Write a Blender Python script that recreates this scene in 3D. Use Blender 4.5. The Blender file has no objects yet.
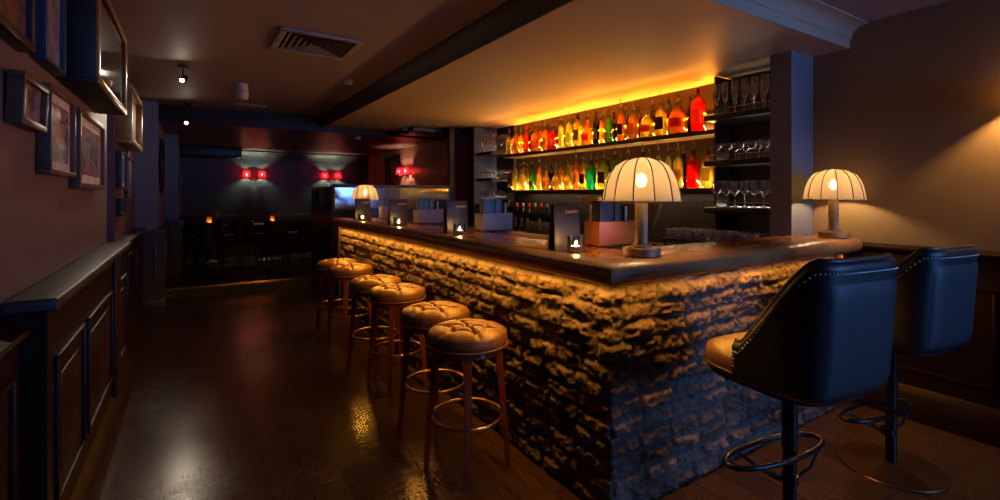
import bpy, bmesh, math, random
import numpy as np
from mathutils import Vector, Matrix

SC = bpy.context.scene
COL = SC.collection
PI = math.pi
rnd = random.Random(7)

# ------------------------------------------------------------------ object helpers
def tag(o, label=None, cat=None, group=None, kind=None):
    if label: o['label'] = label
    if cat: o['category'] = cat
    if group: o['group'] = group
    if kind: o['kind'] = kind
    return o

def thing(name, label, cat, loc=(0, 0, 0), rz=0, group=None):
    o = bpy.data.objects.new(name, None); COL.objects.link(o)
    o.empty_display_size = .05
    o.location = loc; o.rotation_euler = (0, 0, rz)
    return tag(o, label, cat, group)

def obj(name, bm, mat, parent=None, smooth=True, angle=40):
    me = bpy.data.meshes.new(name)
    bmesh.ops.recalc_face_normals(bm, faces=bm.faces[:])
    bm.to_mesh(me); bm.free()
    me.materials.append(mat)
    if smooth:
        me.polygons.foreach_set('use_smooth', [True] * len(me.polygons))
        try: me.set_sharp_from_angle(angle=math.radians(angle))
        except Exception: pass
    o = bpy.data.objects.new(name, me); COL.objects.link(o)
    if parent: o.parent = parent
    return o

def struct(name, bm, mat, parent=None, **k):
    o = obj(name, bm, mat, parent, **k)
    if not parent: o['kind'] = 'structure'
    return o

def dup(root, loc=None, rz=None, label=None, group=None):
    def cp(o, par):
        c = o.copy(); COL.objects.link(c)
        if par: c.parent = par
        for ch in [x for x in KIDS(o)]: cp(ch, c)
        return c
    r = cp(root, None)
    if loc is not None: r.location = loc
    if rz is not None: r.rotation_euler = (0, 0, rz)
    if label: r['label'] = label
    if group: r['group'] = group
    return r

def KIDS(o): return list(o.children)

# ------------------------------------------------------------------ mesh helpers
def B(): return bmesh.new()

def box(bm, x0, x1, y0, y1, z0, z1, bev=0, seg=2):
    t = bmesh.new()
    bmesh.ops.create_cube(t, size=1)
    bmesh.ops.scale(t, vec=(abs(x1 - x0), abs(y1 - y0), abs(z1 - z0)), verts=t.verts)
    bmesh.ops.translate(t, vec=((x0 + x1) / 2, (y0 + y1) / 2, (z0 + z1) / 2), verts=t.verts)
    if bev: bmesh.ops.bevel(t, geom=t.edges[:], offset=bev, segments=seg, affect='EDGES', profile=.5)
    merge(bm, t); return bm

def merge(bm, t, M=None):
    if M is not None: bmesh.ops.transform(t, matrix=M, verts=t.verts)
    me = bpy.data.meshes.new('tmp'); t.to_mesh(me); t.free()
    bm.from_mesh(me); bpy.data.meshes.remove(me)

def lathe(bm, prof, n=32, M=None, expo=2.0, sx=1, sy=1, cap0=True, cap1=True, mod=None):
    """prof = [(r,z)...]; expo>2 gives a rounded-square section"""
    t = bmesh.new(); rings = []
    for r, z in prof:
        ring = []
        for i in range(n):
            a = 2 * PI * i / n + (PI / 4 if n == 4 else 0)
            ca, sa = math.cos(a), math.sin(a)
            k = 1.0
            if expo != 2.0: k = (abs(ca) ** expo + abs(sa) ** expo) ** (-1 / expo)
            if mod: k *= mod(a, z)
            ring.append(t.verts.new((r * k * ca * sx, r * k * sa * sy, z)))
        rings.append(ring)
    for a, b in zip(rings, rings[1:]):
        for i in range(n):
            t.faces.new((a[i], a[(i + 1) % n], b[(i + 1) % n], b[i]))
    if cap0 and prof[0][0] > 1e-6: t.faces.new(rings[0][::-1])
    if cap1 and prof[-1][0] > 1e-6: t.faces.new(rings[-1])
    bmesh.ops.remove_doubles(t, verts=t.verts, dist=1e-6)
    merge(bm, t, M); return bm

def tube(bm, pts, r, n=10, closed=False, r1=None):
    pts = [Vector(p) for p in pts]; N = len(pts); rings = []
    up = Vector((0, 0, 1)); prevn = None
    for i, p in enumerate(pts):
        if closed: d = pts[(i + 1) % N] - pts[i - 1]
        else: d = pts[min(i + 1, N - 1)] - pts[max(i - 1, 0)]
        d.normalize()
        ref = up if abs(d.z) < .95 else Vector((1, 0, 0))
        if prevn is None: nn = d.cross(ref).normalized()
        else:
            nn = prevn - d * prevn.dot(d)
            nn.normalize()
        prevn = nn; bb = d.cross(nn)
        rr = r if r1 is None else r + (r1 - r) * i / max(1, N - 1)
        rings.append([bm.verts.new(p + nn * rr * math.cos(2 * PI * k / n) + bb * rr * math.sin(2 * PI * k / n)) for k in range(n)])
    for i in range(N if closed else N - 1):
        a, b = rings[i], rings[(i + 1) % N]
        for k in range(n): bm.faces.new((a[k], a[(k + 1) % n], b[(k + 1) % n], b[k]))
    if not closed:
        bm.faces.new(rings[0][::-1]); bm.faces.new(rings[-1])
    return bm

def prism(bm, pts2, h0, h1, axis='z'):
    """extrude polygon; axis z: pts (x,y); axis y: pts (x,z); axis x: pts (y,z)"""
    def v(p, h):
        return {'z': (p[0], p[1], h), 'y': (p[0], h, p[1]), 'x': (h, p[0], p[1])}[axis]
    a = [bm.verts.new(v(p, h0)) for p in pts2]; b = [bm.verts.new(v(p, h1)) for p in pts2]
    n = len(a)
    bm.faces.new(a[::-1]); bm.faces.new(b)
    for i in range(n): bm.faces.new((a[i], a[(i + 1) % n], b[(i + 1) % n], b[i]))
    return bm

def sphere(bm, c, r, sub=2, s=(1, 1, 1)):
    t = bmesh.new(); bmesh.ops.create_icosphere(t, subdivisions=sub, radius=r)
    merge(bm, t, Matrix.Translation(c) @ Matrix.Diagonal((s[0], s[1], s[2], 1))); return bm

def strut(bm, p0, p1, w0, w1):
    """square tapered leg from p0 (width w0) to p1 (width w1)"""
    p0, p1 = Vector(p0), Vector(p1)
    out = Vector((p1.x - p0.x, p1.y - p0.y, 0))
    out = out.normalized() if out.length > 1e-6 else Vector((1, 0, 0))
    side = Vector((-out.y, out.x, 0)); r = []
    for p, w in ((p0, w0), (p0.lerp(p1, .5), (w0 + w1) / 2), (p1, w1)):
        r.append([bm.verts.new(p + out * a * w / 2 + side * b * w / 2) for a, b in ((-1, -1), (1, -1), (1, 1), (-1, 1))])
    for a, b in zip(r, r[1:]):
        for i in range(4): bm.faces.new((a[i], a[(i + 1) % 4], b[(i + 1) % 4], b[i]))
    bm.faces.new(r[0][::-1]); bm.faces.new(r[-1]); return bm

def text_bm(s, size, M, depth=.0008):
    cu = bpy.data.curves.new('txt', 'FONT'); cu.body = s; cu.size = size; cu.extrude = depth
    cu.align_x = 'CENTER'; cu.align_y = 'CENTER'
    o = bpy.data.objects.new('txt', cu); COL.objects.link(o)
    dg = bpy.context.evaluated_depsgraph_get(); dg.update()
    me = bpy.data.meshes.new_from_object(o.evaluated_get(dg))
    bm = bmesh.new(); bm.from_mesh(me); bpy.data.meshes.remove(me)
    bpy.data.objects.remove(o); bpy.data.curves.remove(cu)
    bmesh.ops.transform(bm, matrix=M, verts=bm.verts)
    return bm

LIGHTS = []
def light(kind, name, loc, energy, col, target=None, **kw):
    d = bpy.data.lights.new(name, kind); d.energy = energy; d.color = col
    for k, v in kw.items(): setattr(d, k, v)
    o = bpy.data.objects.new(name, d); COL.objects.link(o); o.location = loc
    if target is not None: o.rotation_euler = (Vector(target) - Vector(loc)).to_track_quat('-Z', 'Y').to_euler()
    LIGHTS.append(o); return o
# ------------------------------------------------------------------ materials
def newmat(name):
    m = bpy.data.materials.new(name); m.use_nodes = True
    nt = m.node_tree; nt.nodes.clear()
    out = nt.nodes.new('ShaderNodeOutputMaterial')
    return m, nt, out

def N(nt, typ, **kw):
    n = nt.nodes.new(typ)
    for k, v in kw.items():
        if k in n.inputs.keys(): n.inputs[k].default_value = v
        else: setattr(n, k, v)
    return n

def c4(c): return (c[0], c[1], c[2], 1)

def pbr(name, col, rough=.5, metal=0, col2=None, scale=8, bump=0, bscale=40, coat=0, stretch=(1, 1, 1), spec=.5, rvar=0, sheen=0):
    m, nt, out = newmat(name)
    p = N(nt, 'ShaderNodeBsdfPrincipled')
    p.inputs['Base Color'].default_value = c4(col); p.inputs['Roughness'].default_value = rough
    p.inputs['Metallic'].default_value = metal; p.inputs['Specular IOR Level'].default_value = spec
    p.inputs['Coat Weight'].default_value = coat; p.inputs['Coat Roughness'].default_value = .08
    p.inputs['Sheen Weight'].default_value = sheen
    tc = N(nt, 'ShaderNodeTexCoord'); mp = N(nt, 'ShaderNodeMapping'); mp.inputs['Scale'].default_value = stretch
    nt.links.new(tc.outputs['Object'], mp.inputs['Vector'])
    nz = N(nt, 'ShaderNodeTexNoise'); nz.inputs['Scale'].default_value = scale; nz.inputs['Detail'].default_value = 6
    nt.links.new(mp.outputs[0], nz.inputs['Vector'])
    mx = N(nt, 'ShaderNodeMix', data_type='RGBA')
    mx.inputs[6].default_value = c4(col); mx.inputs[7].default_value = c4(col2 or tuple(x * .75 for x in col))
    rm = N(nt, 'ShaderNodeMapRange'); rm.inputs[1].default_value = .35; rm.inputs[2].default_value = .65
    nt.links.new(nz.outputs['Fac'], rm.inputs[0]); nt.links.new(rm.outputs[0], mx.inputs[0])
    nt.links.new(mx.outputs[2], p.inputs['Base Color'])
    if rvar:
        r2 = N(nt, 'ShaderNodeMapRange'); r2.inputs[1].default_value = .3; r2.inputs[2].default_value = .7
        r2.inputs[3].default_value = max(.02, rough - rvar); r2.inputs[4].default_value = rough + rvar
        nt.links.new(nz.outputs['Fac'], r2.inputs[0]); nt.links.new(r2.outputs[0], p.inputs['Roughness'])
    if bump:
        b = N(nt, 'ShaderNodeBump'); b.inputs['Strength'].default_value = bump; b.inputs['Distance'].default_value = .01
        n2 = N(nt, 'ShaderNodeTexNoise'); n2.inputs['Scale'].default_value = bscale; n2.inputs['Detail'].default_value = 5
        nt.links.new(mp.outputs[0], n2.inputs['Vector']); nt.links.new(n2.outputs['Fac'], b.inputs['Height'])
        nt.links.new(b.outputs[0], p.inputs['Normal'])
    nt.links.new(p.outputs[0], out.inputs[0]); return m

def emit(name, col, st):
    m, nt, out = newmat(name)
    e = N(nt, 'ShaderNodeEmission'); e.inputs[0].default_value = c4(col); e.inputs[1].default_value = st
    nt.links.new(e.outputs[0], out.inputs[0]); return m

def thin_glass(name, tint=(.92, .94, .95), gl=1.0, rough=.03, base=.06, glint=0):
    """thin clear glass: mostly transparent, fresnel reflection"""
    m, nt, out = newmat(name)
    tr = N(nt, 'ShaderNodeBsdfTransparent'); tr.inputs[0].default_value = c4(tint)
    g = N(nt, 'ShaderNodeBsdfGlossy'); g.inputs['Roughness'].default_value = rough; g.inputs[0].default_value = (gl, gl, gl, 1)
    lw = N(nt, 'ShaderNodeLayerWeight'); lw.inputs[0].default_value = .35
    ma = N(nt, 'ShaderNodeMath', operation='MULTIPLY_ADD'); ma.inputs[1].default_value = .75; ma.inputs[2].default_value = base
    nt.links.new(lw.outputs['Fresnel'], ma.inputs[0])
    mx = N(nt, 'ShaderNodeMixShader'); nt.links.new(ma.outputs[0], mx.inputs[0])
    nt.links.new(tr.outputs[0], mx.inputs[1]); nt.links.new(g.outputs[0], mx.inputs[2])
    if glint:  # pale diffuse flecks put in to stand for highlights on the glass
        df = N(nt, 'ShaderNodeBsdfDiffuse'); df.inputs[0].default_value = (.8, .8, .82, 1)
        tc = N(nt, 'ShaderNodeTexCoord'); vo = N(nt, 'ShaderNodeTexVoronoi'); vo.inputs['Scale'].default_value = 70
        nt.links.new(tc.outputs['Object'], vo.inputs['Vector'])
        mr = N(nt, 'ShaderNodeMapRange'); mr.inputs[1].default_value = .1; mr.inputs[2].default_value = .6; mr.inputs[3].default_value = glint * 1.8; mr.inputs[4].default_value = glint * .3
        nt.links.new(vo.outputs['Distance'], mr.inputs[0])
        m2 = N(nt, 'ShaderNodeMixShader'); nt.links.new(mr.outputs[0], m2.inputs[0])
        nt.links.new(mx.outputs[0], m2.inputs[1]); nt.links.new(df.outputs[0], m2.inputs[2]); mx = m2
    nt.links.new(mx.outputs[0], out.inputs[0]); return m

def spirit(name, col, dens=.5):
    """bottle of coloured spirit: translucent liquid in clear glass"""
    m, nt, out = newmat(name)
    tr = N(nt, 'ShaderNodeBsdfTransparent'); tr.inputs[0].default_value = c4(tuple(min(1, x * 1.05) for x in col))
    tl = N(nt, 'ShaderNodeBsdfTranslucent'); tl.inputs[0].default_value = c4(col)
    g = N(nt, 'ShaderNodeBsdfGlossy'); g.inputs['Roughness'].default_value = .06
    tc = N(nt, 'ShaderNodeTexCoord'); nz = N(nt, 'ShaderNodeTexNoise'); nz.inputs['Scale'].default_value = 14
    nt.links.new(tc.outputs['Object'], nz.inputs['Vector'])
    mr = N(nt, 'ShaderNodeMapRange'); mr.inputs[1].default_value = .35; mr.inputs[2].default_value = .65
    mr.inputs[3].default_value = dens - .15; mr.inputs[4].default_value = dens + .15
    nt.links.new(nz.outputs['Fac'], mr.inputs[0])
    m1 = N(nt, 'ShaderNodeMixShader'); nt.links.new(mr.outputs[0], m1.inputs[0])
    nt.links.new(tr.outputs[0], m1.inputs[1]); nt.links.new(tl.outputs[0], m1.inputs[2])
    lw = N(nt, 'ShaderNodeLayerWeight'); lw.inputs[0].default_value = .3
    ma = N(nt, 'ShaderNodeMath', operation='MULTIPLY_ADD'); ma.inputs[1].default_value = .85; ma.inputs[2].default_value = .04
    nt.links.new(lw.outputs['Fresnel'], ma.inputs[0])
    m2 = N(nt, 'ShaderNodeMixShader'); nt.links.new(ma.outputs[0], m2.inputs[0])
    nt.links.new(m1.outputs[0], m2.inputs[1]); nt.links.new(g.outputs[0], m2.inputs[2])
    nt.links.new(m2.outputs[0], out.inputs[0]); return m

def shade_mat(name, col, trans=.7, clear=0, ccol=(1, 1, 1)):
    m, nt, out = newmat(name)
    tl = N(nt, 'ShaderNodeBsdfTranslucent'); tl.inputs[0].default_value = c4(col)
    df = N(nt, 'ShaderNodeBsdfDiffuse'); df.inputs[0].default_value = c4(col)
    tc = N(nt, 'ShaderNodeTexCoord'); nz = N(nt, 'ShaderNodeTexNoise'); nz.inputs['Scale'].default_value = 60
    nt.links.new(tc.outputs['Object'], nz.inputs['Vector'])
    mr = N(nt, 'ShaderNodeMapRange'); mr.inputs[3].default_value = trans - .06; mr.inputs[4].default_value = trans + .06
    nt.links.new(nz.outputs['Fac'], mr.inputs[0])
    mx = N(nt, 'ShaderNodeMixShader'); nt.links.new(mr.outputs[0], mx.inputs[0])
    nt.links.new(df.outputs[0], mx.inputs[1]); nt.links.new(tl.outputs[0], mx.inputs[2])
    if clear:
        tp_ = N(nt, 'ShaderNodeBsdfTransparent'); tp_.inputs[0].default_value = c4(ccol)
        m2 = N(nt, 'ShaderNodeMixShader'); m2.inputs[0].default_value = clear
        nt.links.new(mx.outputs[0], m2.inputs[1]); nt.links.new(tp_.outputs[0], m2.inputs[2]); mx = m2
    nt.links.new(mx.outputs[0], out.inputs[0]); return m

def art(name, a, b, c, scale=5, coat=1):
    """a print under glass: a few blotchy tones"""
    m, nt, out = newmat(name)
    p = N(nt, 'ShaderNodeBsdfPrincipled'); p.inputs['Roughness'].default_value = .6
    p.inputs['Coat Weight'].default_value = coat; p.inputs['Coat Roughness'].default_value = .07
    tc = N(nt, 'ShaderNodeTexCoord'); nz = N(nt, 'ShaderNodeTexNoise'); nz.inputs['Scale'].default_value = scale
    nz.inputs['Detail'].default_value = 4; nz.inputs['Distortion'].default_value = 1.2
    nt.links.new(tc.outputs['Object'], nz.inputs['Vector'])
    cr = N(nt, 'ShaderNodeValToRGB'); e = cr.color_ramp.elements
    e[0].position = .38; e[0].color = c4(a); e[1].position = .62; e[1].color = c4(c)
    k = e.new(.5); k.color = c4(b)
    nt.links.new(nz.outputs['Fac'], cr.inputs[0]); nt.links.new(cr.outputs[0], p.inputs['Base Color'])
    nt.links.new(p.outputs[0], out.inputs[0]); return m

def floor_mat():
    m, nt, out = newmat('worn_dark_floorboards')
    p = N(nt, 'ShaderNodeBsdfPrincipled')
    tc = N(nt, 'ShaderNodeTexCoord'); mp = N(nt, 'ShaderNodeMapping'); mp.inputs['Rotation'].default_value = (0, 0, PI / 2)
    nt.links.new(tc.outputs['Object'], mp.inputs['Vector'])
    br = N(nt, 'ShaderNodeTexBrick'); br.offset = .37
    br.inputs['Color1'].default_value = (.066, .034, .015, 1); br.inputs['Color2'].default_value = (.040, .020, .009, 1)
    br.inputs['Mortar'].default_value = (.010, .006, .004, 1); br.inputs['Scale'].default_value = 1
    br.inputs['Mortar Size'].default_value = .003; br.inputs['Brick Width'].default_value = 1.9; br.inputs['Row Height'].default_value = .17
    nt.links.new(mp.outputs[0], br.inputs['Vector'])
    st = N(nt, 'ShaderNodeMapping'); st.inputs['Scale'].default_value = (26, 2.2, 1); nt.links.new(tc.outputs['Object'], st.inputs['Vector'])
    gr = N(nt, 'ShaderNodeTexNoise'); gr.inputs['Scale'].default_value = 3; gr.inputs['Detail'].default_value = 8; nt.links.new(st.outputs[0], gr.inputs['Vector'])
    sc = N(nt, 'ShaderNodeMapping'); sc.inputs['Scale'].default_value = (3, 30, 1); nt.links.new(tc.outputs['Object'], sc.inputs['Vector'])
    sw = N(nt, 'ShaderNodeTexNoise'); sw.inputs['Scale'].default_value = 2.5; sw.inputs['Detail'].default_value = 6; nt.links.new(sc.outputs[0], sw.inputs['Vector'])
    lg = N(nt, 'ShaderNodeTexNoise'); lg.inputs['Scale'].default_value = 1.6; lg.inputs['Detail'].default_value = 4; nt.links.new(tc.outputs['Object'], lg.inputs['Vector'])
    mx = N(nt, 'ShaderNodeMix', data_type='RGBA', blend_type='OVERLAY'); mx.inputs[0].default_value = .55
    nt.links.new(br.outputs['Color'], mx.inputs[6]); nt.links.new(gr.outputs['Fac'], mx.inputs[7])
    m2 = N(nt, 'ShaderNodeMix', data_type='RGBA', blend_type='MIX'); m2.inputs[7].default_value = (.075, .045, .022, 1)
    r0 = N(nt, 'ShaderNodeMapRange'); r0.inputs[1].default_value = .5; r0.inputs[2].default_value = .75; r0.inputs[4].default_value = .55
    nt.links.new(sw.outputs['Fac'], r0.inputs[0]); nt.links.new(r0.outputs[0], m2.inputs[0]); nt.links.new(mx.outputs[2], m2.inputs[6])
    nt.links.new(m2.outputs[2], p.inputs['Base Color'])
    ad = N(nt, 'ShaderNodeMath', operation='ADD'); nt.links.new(sw.outputs['Fac'], ad.inputs[0]); nt.links.new(lg.outputs['Fac'], ad.inputs[1])
    rr = N(nt, 'ShaderNodeMapRange'); rr.inputs[1].default_value = .7; rr.inputs[2].default_value = 1.3; rr.inputs[3].default_value = .16; rr.inputs[4].default_value = .31
    nt.links.new(ad.outputs[0], rr.inputs[0]); nt.links.new(rr.outputs[0], p.inputs['Roughness'])
    bp = N(nt, 'ShaderNodeBump'); bp.inputs['Strength'].default_value = .06; bp.inputs['Distance'].default_value = .002
    a2 = N(nt, 'ShaderNodeMath', operation='MULTIPLY_ADD'); a2.inputs[1].default_value = -1.2
    nt.links.new(br.outputs['Fac'], a2.inputs[0]); nt.links.new(gr.outputs['Fac'], a2.inputs[2])
    nt.links.new(a2.outputs[0], bp.inputs['Height']); nt.links.new(bp.outputs[0], p.inputs['Normal'])
    nt.links.new(p.outputs[0], out.inputs[0]); return m

def brick_mat():
    m, nt, out = newmat('rough_old_brick')
    p = N(nt, 'ShaderNodeBsdfPrincipled'); p.inputs['Roughness'].default_value = .72; p.inputs['Specular IOR Level'].default_value = .4
    at = N(nt, 'ShaderNodeVertexColor'); at.layer_name = 'tint'
    tc = N(nt, 'ShaderNodeTexCoord'); nz = N(nt, 'ShaderNodeTexNoise'); nz.inputs['Scale'].default_value = 28; nz.inputs['Detail'].default_value = 8
    nt.links.new(tc.outputs['Object'], nz.inputs['Vector'])
    mx = N(nt, 'ShaderNodeMix', data_type='RGBA', blend_type='OVERLAY'); mx.inputs[0].default_value = .7
    nt.links.new(at.outputs[0], mx.inputs[6]); nt.links.new(nz.outputs['Fac'], mx.inputs[7]); nt.links.new(mx.outputs[2], p.inputs['Base Color'])
    bp = N(nt, 'ShaderNodeBump'); bp.inputs['Strength'].default_value = 1; bp.inputs['Distance'].default_value = .018
    n2 = N(nt, 'ShaderNodeTexNoise'); n2.inputs['Scale'].default_value = 90; n2.inputs['Detail'].default_value = 8; n2.inputs['Roughness'].default_value = .65
    nt.links.new(tc.outputs['Object'], n2.inputs['Vector']); nt.links.new(n2.outputs['Fac'], bp.inputs['Height']); nt.links.new(bp.outputs[0], p.inputs['Normal'])
    nt.links.new(p.outputs[0], out.inputs[0]); return m

M_ = {}
M_['paint'] = pbr('brown_grey_wall_paint', (.29, .205, .115), .55, col2=(.265, .185, .10), scale=3, bump=.15, bscale=120)
M_['paint_l'] = pbr('plum_wall_paint', (.15, .090, .098), .5, col2=(.13, .078, .086), scale=3, bump=.15, bscale=120)
M_['pier'] = pbr('daylit_pier_paint', (.19, .215, .265), .55, col2=(.17, .195, .24), scale=3, bump=.1, bscale=120)  # wall paint with the blue of daylight put into its tint
M_['rearwall'] = pbr('dark_teal_wall_paint', (.045, .060, .062), .5, col2=(.038, .051, .053), scale=3)
M_['redwall'] = pbr('oxblood_panelled_wall', (.42, .13, .09), .35, col2=(.34, .10, .07), scale=3)
M_['ceil'] = pbr('brown_ceiling_paint', (.36, .27, .275), .6, col2=(.33, .245, .25), scale=2)
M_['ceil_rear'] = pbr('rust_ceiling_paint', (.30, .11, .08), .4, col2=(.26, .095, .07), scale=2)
M_['soffit'] = pbr('pale_soffit_paint', (.46, .335, .235), .55, col2=(.42, .305, .21), scale=1.5, stretch=(1, .3, 1))
M_['wains'] = pbr('dark_oxblood_panelling', (.020, .0055, .005), .42, col2=(.014, .004, .004), scale=5, coat=0, spec=.25)
M_['wains_b'] = pbr('dark_slate_panelling', (.06, .062, .068), .4, col2=(.05, .052, .058), scale=5)
M_['ledge'] = pbr('dark_timber_ledge', (.062, .048, .042), .42, col2=(.042, .033, .029), scale=5, stretch=(12, 1, 12), bump=.2)
M_['floor'] = floor_mat()
M_['brick'] = brick_mat()
M_['bartop'] = pbr('burnished_brown_bar_top', (.46, .165, .034), .26, col2=(.30, .10, .022), scale=5, bump=.06, bscale=14, rvar=.08, coat=.25)
M_['nosing'] = pbr('worn_brown_leather_nosing', (.34, .17, .065), .36, col2=(.22, .10, .038), scale=9, bump=.25, bscale=60)
M_['darkwood'] = pbr('near_black_wood', (.022, .016, .014), .35, col2=(.014, .010, .009), scale=8, stretch=(6, 1, 6))
M_['midwood'] = pbr('dark_brown_wood', (.075, .040, .022), .4, col2=(.05, .026, .015), scale=8, stretch=(6, 1, 6))
M_['boxwood'] = pbr('reddish_wood_box', (.31, .085, .009), .45, col2=(.23, .058, .006), scale=6, stretch=(1, 1, 9))
M_['greybox'] = pbr('greyed_wood_box', (.30, .22, .22), .5, col2=(.25, .18, .18), scale=6, stretch=(1, 1, 9))
M_['legwood'] = pbr('mahogany_legs', (.24, .060, .026), .30, col2=(.17, .040, .018), scale=10, stretch=(5, 5, 1), coat=.3)
M_['brass'] = pbr('aged_brass', (.50, .33, .13), .34, 1, col2=(.38, .25, .10), scale=12)
M_['brassbar'] = pbr('satin_brass', (.62, .42, .17), .28, 1, col2=(.5, .33, .13), scale=12)
M_['tapgold'] = pbr('polished_gold_tap', (.95, .60, .16), .35, .25, col2=(.8, .48, .11), scale=12)
M_['bronze'] = pbr('dull_gilt_lamp_metal', (.40, .265, .125), .58, .55, col2=(.31, .20, .095), scale=16)
M_['tan'] = pbr('tan_tufted_leather', (.21, .105, .048), .36, col2=(.14, .066, .03), scale=12, bump=.3, bscale=90)
M_['tan2'] = pbr('brown_seat_leather', (.21, .112, .048), .38, col2=(.155, .08, .036), scale=12, bump=.15, bscale=120)
M_['blackleather'] = pbr('black_leather', (.014, .014, .0155), .42, col2=(.011, .011, .0125), scale=14, bump=.15, bscale=140)
M_['litleather'] = pbr('lit_back_leather', (.027, .029, .032), .5, col2=(.023, .025, .028), scale=14, bump=.15, bscale=140)  # lighter copy of the black leather; light on the back put into colour
M_['stud'] = pbr('pewter_studs', (.20, .18, .17), .35, 1)
M_['blackmetal'] = pbr('black_steel', (.020, .020, .022), .28, .6)
M_['bronzedisc'] = pbr('dark_bronze_plate', (.16, .085, .04), .30, .8)
M_['black'] = pbr('matt_black', (.012, .012, .013), .5)
M_['chrome'] = pbr('steel', (.6, .6, .62), .22, 1)
M_['white'] = pbr('off_white_plastic', (.62, .60, .58), .4)
M_['beige'] = pbr('beige_plastic', (.55, .42, .30), .45)
M_['ventp'] = pbr('vent_paint', (.44, .37, .39), .45)
M_['menu'] = pbr('charcoal_menu_card', (.036, .029, .029), .5, col2=(.030, .024, .024))
M_['bluemenu'] = pbr('slate_blue_menu_card', (.10, .13, .18), .45, col2=(.085, .11, .155))
M_['gold'] = pbr('copper_foil', (1, .5, .2), .5, 0)
M_['cream'] = pbr('cream_paper', (.62, .52, .36), .6)
M_['glass'] = thin_glass('clear_glass', base=.07, rough=.03)
M_['cutglass'] = thin_glass('cut_glass', (.85, .87, .9), 1, .03, .16, .22)
M_['stemglass'] = thin_glass('stemware_glass', (.92, .94, .96), 1, .04, .17, .045)
M_['pane'] = thin_glass('reeded_screen_glass', (.62, .58, .60), .9, .10, .40)
M_['shade'] = shade_mat('cream_lamp_silk', (.265, .205, .135), .40, .010)
M_['redshade'] = shade_mat('scarlet_shade', (.80, .0012, .003), .7, .04, (1, .12, .10))
M_['amberglass'] = spirit('amber_candle_glass', (.8, .35, .1), .5)
M_['bulb'] = emit('lit_bulb', (1, .62, .27), 300)
M_['bulb_w'] = emit('lit_wall_bulb', (1, .50, .15), 3600)
M_['sbulb'] = emit('lit_sconce_bulb', (.95, 1, .72), 760)
M_['spot'] = emit('lit_spot_lens', (1, .86, .66), 200)
M_['flame'] = emit('candle_flame', (1, .50, .14), 900)
M_['wax'] = pbr('candle_wax', (.8, .7, .5), .5)
M_['ledch'] = emit('warm_led_tape', (1, .46, .06), 2.5)
M_['curtain'] = pbr('dark_red_velvet', (.17, .03, .024), .8, col2=(.12, .02, .017), scale=10, sheen=.2)
M_['goldframe'] = pbr('gilt_frame', (.55, .31, .10), .36, .75, col2=(.38, .20, .06), scale=20)
M_['brownframe'] = pbr('brown_picture_frame', (.14, .07, .045), .4, col2=(.10, .05, .03), scale=14)
M_['navyframe'] = pbr('dark_blue_picture_frame', (.03, .045, .085), .4)
M_['mat'] = pbr('picture_mount', (.66, .56, .58), .7)
M_['screen'] = pbr('dark_touchscreen', (.01, .01, .012), .12)
M_['olive'] = pbr('olive_brown_plastic', (.13, .095, .045), .4)
M_['daylight'] = emit('evening_daylight', (.15, .36, 1.0), 17)

# ------------------------------------------------------------------ numpy value noise
def vnoise(x, y, seed=0):
    xi = np.floor(x).astype(np.int64); yi = np.floor(y).astype(np.int64)
    fx = x - xi; fy = y - yi; fx = fx * fx * (3 - 2 * fx); fy = fy * fy * (3 - 2 * fy)
    def h(a, b):
        n = (a * 374761393 + b * 668265263 + seed * 1274126177) & 0xffffffff
        n = ((n ^ (n >> 13)) * 1274126177) & 0xffffffff
        return ((n ^ (n >> 16)) & 0xffff) / 65535.0
    return (h(xi, yi) * (1 - fx) + h(xi + 1, yi) * fx) * (1 - fy) + (h(xi, yi + 1) * (1 - fx) + h(xi + 1, yi + 1) * fx) * fy
def fbm(x, y, seed=0, oct=4):
    s = 0; a = .5
    for i in range(oct): s = s + a * vnoise(x * 2 ** i, y * 2 ** i, seed + i); a *= .5
    return s

# ------------------------------------------------------------------ setting
CZ = 2.73      # main ceiling
SZ = 2.567     # soffit over the bar
RZ = 2.5       # rear room ceiling
PL = .15       # rear platform
bm = B(); box(bm, -1.2, 5.6, -3.7, 8.36, -.1, 0); struct('floor', bm, M_['floor'], smooth=False)
bm = B(); box(bm, -1.2, 4.7, 8.36, 13, -.1, PL); struct('floor_rear_platform', bm, M_['floor'], smooth=False)
bm = B(); box(bm, -1.0, 1.64, 8.325, 8.362, PL - .035, PL + .004, .006); struct('trim_step_nosing', bm, M_['brassbar'])
bm = B(); box(bm, -1.0, 1.64, 8.345, 8.362, 0, PL - .03); struct('trim_step_riser', bm, M_['wains_b'], smooth=False)

# ceilings
bm = B(); box(bm, -1.2, 5.6, -3.7, 8.1, CZ, CZ + .1); struct('ceiling', bm, M_['ceil'], smooth=False)
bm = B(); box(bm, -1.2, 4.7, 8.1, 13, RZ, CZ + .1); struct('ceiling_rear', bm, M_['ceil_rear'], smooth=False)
SX, SY = 1.78, 1.63
bm = B(); box(bm, SX, 4.7, SY, 8.1, SZ, CZ); struct('ceiling_soffit', bm, M_['soffit'], smooth=False)
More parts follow.
